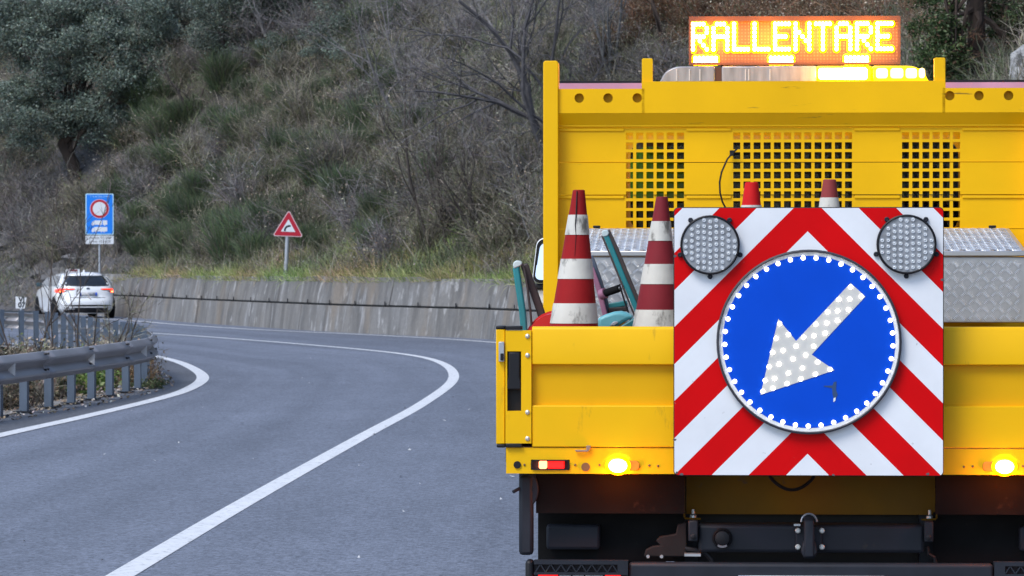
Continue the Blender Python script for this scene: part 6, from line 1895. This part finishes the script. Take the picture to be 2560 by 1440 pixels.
# pale rock at the right edge
def rock(name, label, loc, sx, sy, sz, seed, mat, group=None, cat="rock"):
    import bmesh
    bm = bmesh.new(); bmesh.ops.create_icosphere(bm, subdivisions=3, radius=1)
    for v in bm.verts:
        q = v.co * 1.3 + Vector((seed * 3.7, seed, 0))
        k_ = 1 + .45 * noise.noise(q) + .22 * noise.noise(q * 2.7)
        v.co = v.co * k_
        v.co = Vector((round(v.co.x * 4) / 4 * .5 + v.co.x * .5, v.co.y, round(v.co.z * 5) / 5 * .5 + v.co.z * .5))
        v.co.x *= sx; v.co.y *= sy; v.co.z *= sz
    me = bpy.data.meshes.new(name); bm.to_mesh(me); bm.free(); me.materials.append(mat)
    o = link(name, me); o.location = loc; o.rotation_euler = (0, 0, seed)
    return tag(o, label, cat, group)
ROCK = M("pale_rock", (.36, .36, .36), .9, var=.5, vscale=6, dirt=((.03, .03, .03), .75, 5), bump=.9, bscale=6, bdist=.06)
ROCKG = M("grey_rock", (.13, .127, .13), .9, var=.4, vscale=2.5, dirt=((.09, .075, .06), .35, 5), bump=.9, bscale=5, bdist=.08)
b = tree_at(2572, 205)
rock("rock", "pale grey rock at the photo's right edge above the truck's cab roof", (b.x + .1, b.y, b.z + .1), .38, .4, .62, 2, ROCK)
for i in range(46):
    px, py = sr.uniform(-10, 245), sr.uniform(490, 690)
    h = tree_at(px, py)
    if h is None: continue
    s_ = sr.uniform(.18, .55)
    rock("rock", "grey broken rock on the bare face above the white car", (h.x, h.y, h.z - s_ * .25), s_ * sr.uniform(.8, 1.5), s_, s_ * sr.uniform(.4, .8), i + 3, ROCKG, "rocks on the face above the white car")
for i in range(12):
    px, py = sr.uniform(760, 1010), sr.uniform(560, 650)
    h = tree_at(px, py); s_ = sr.uniform(.12, .3)
    rock("rock", "grey rock poking from the bank right of the triangular sign", (h.x, h.y, h.z - s_ * .2), s_ * 1.3, s_, s_ * .7, i + 80, ROCKG, "rocks in the bank right of the triangular sign")

# --- plants round the guardrail
def on_verge(px, py): return on_ground(px, py)
h = on_ground(100, 985)
bare_tree("sapling_tree", "leafless brown sapling standing behind the near guardrail at the left edge", (h.x - .35, h.y + 2.5, 0), 2.2, (-.05, 0), 51, .016, 2, (3, 5), 4, M("bark_sapling", (.075, .058, .05), .9, var=.3), [(3, (.07, .06, .055)), (1, (.16, .14, .13))], cat="sapling", up=.3, wig=.07)
h = on_ground(60, 985)
bare_tree("sapling_tree", "leaning dark twigs crossing between the guardrail posts", (h.x + .6, h.y + 4, 0), 1.2, (.55, 0), 53, .02, 2, (3, 4), 4, BARK, P_DRY, cat="sapling", up=.1, wig=.1)
vth = thicket(P_DRY, .7, .6, 500, 700)
vr = random.Random(8)
for i in range(34):
    px = vr.uniform(-60, 330); py = 1040 - (px / 400) * 95 - vr.uniform(6, 60)
    h = on_ground(px, py)
    plant(vth, "dry_weed", (h.x - .25, h.y, -.02), vr.uniform(.6, 1.05), "dry brown weed growing behind the guardrail posts", "weed", "dry weeds behind the guardrail posts")
ivg = leafy([(3, (.10, .16, .035)), (3, (.06, .10, .03)), (2, (.20, .26, .07)), (1, (.30, .32, .16))], .55, .45, 900, (.03, .06))
for px, py in ((212, 985), (235, 990), (268, 985), (286, 975), (300, 972), (276, 950), (318, 960)):
    h = on_ground(px, py)
    plant(ivg, "creeper", (h.x - .35, h.y + .4, 0), vr.uniform(.6, .85), "bright green creeper leaves between the guardrail posts", "creeper", "green creepers between the guardrail posts")
rdw = thicket([(3, (.20, .12, .06)), (2, (.14, .09, .05)), (1, (.28, .20, .11))], .7, .5, 600, 700)
for px, py, s_ in ((358, 965, .6), (368, 955, .7)):
    h = on_ground(px, py)
    plant(rdw, "rusty_weed", (h.x - .1, h.y, 0), s_, "rusty brown dry weed at the guardrail's rounded end", "weed", "rusty weeds at the guardrail's bend")
dkw = leafy([(3, (.04, .06, .03)), (2, (.08, .10, .045)), (1, (.14, .12, .07))], .3, .4, 700, (.02, .045), 45)
for px, py in ((345, 968), (362, 970), (375, 962)):
    h = on_ground(px, py)
    plant(dkw, "weed_tuft", (h.x + .1, h.y - .3, 0), .6, "low dark green weed at the foot of the last near posts", "weed", "low weeds at the last near posts")
# litter along the kerb
n = 2600
t_ = nrng.uniform(40, 60, n); xx = np.interp(t_, RAIL[:, 1][:400], RAIL[:, 0][:400])
P = np.stack([xx + np.minimum(.3, nrng.normal(-.35, .35, n)), t_, np.full(n, .02)], 1)
V, T, C_ = leaves(P, nrng.uniform(.012, .035, n), pal([(3, (.25, .20, .15)), (2, (.12, .09, .06)), (1, (.45, .42, .38))], n), 1.5, .6)
tag(link("leaf_debris", fast_mesh("leaf_debris", V, T, C_, TWIG), None, 'stuff'), "leaf debris gathered at the guardrail's foot")
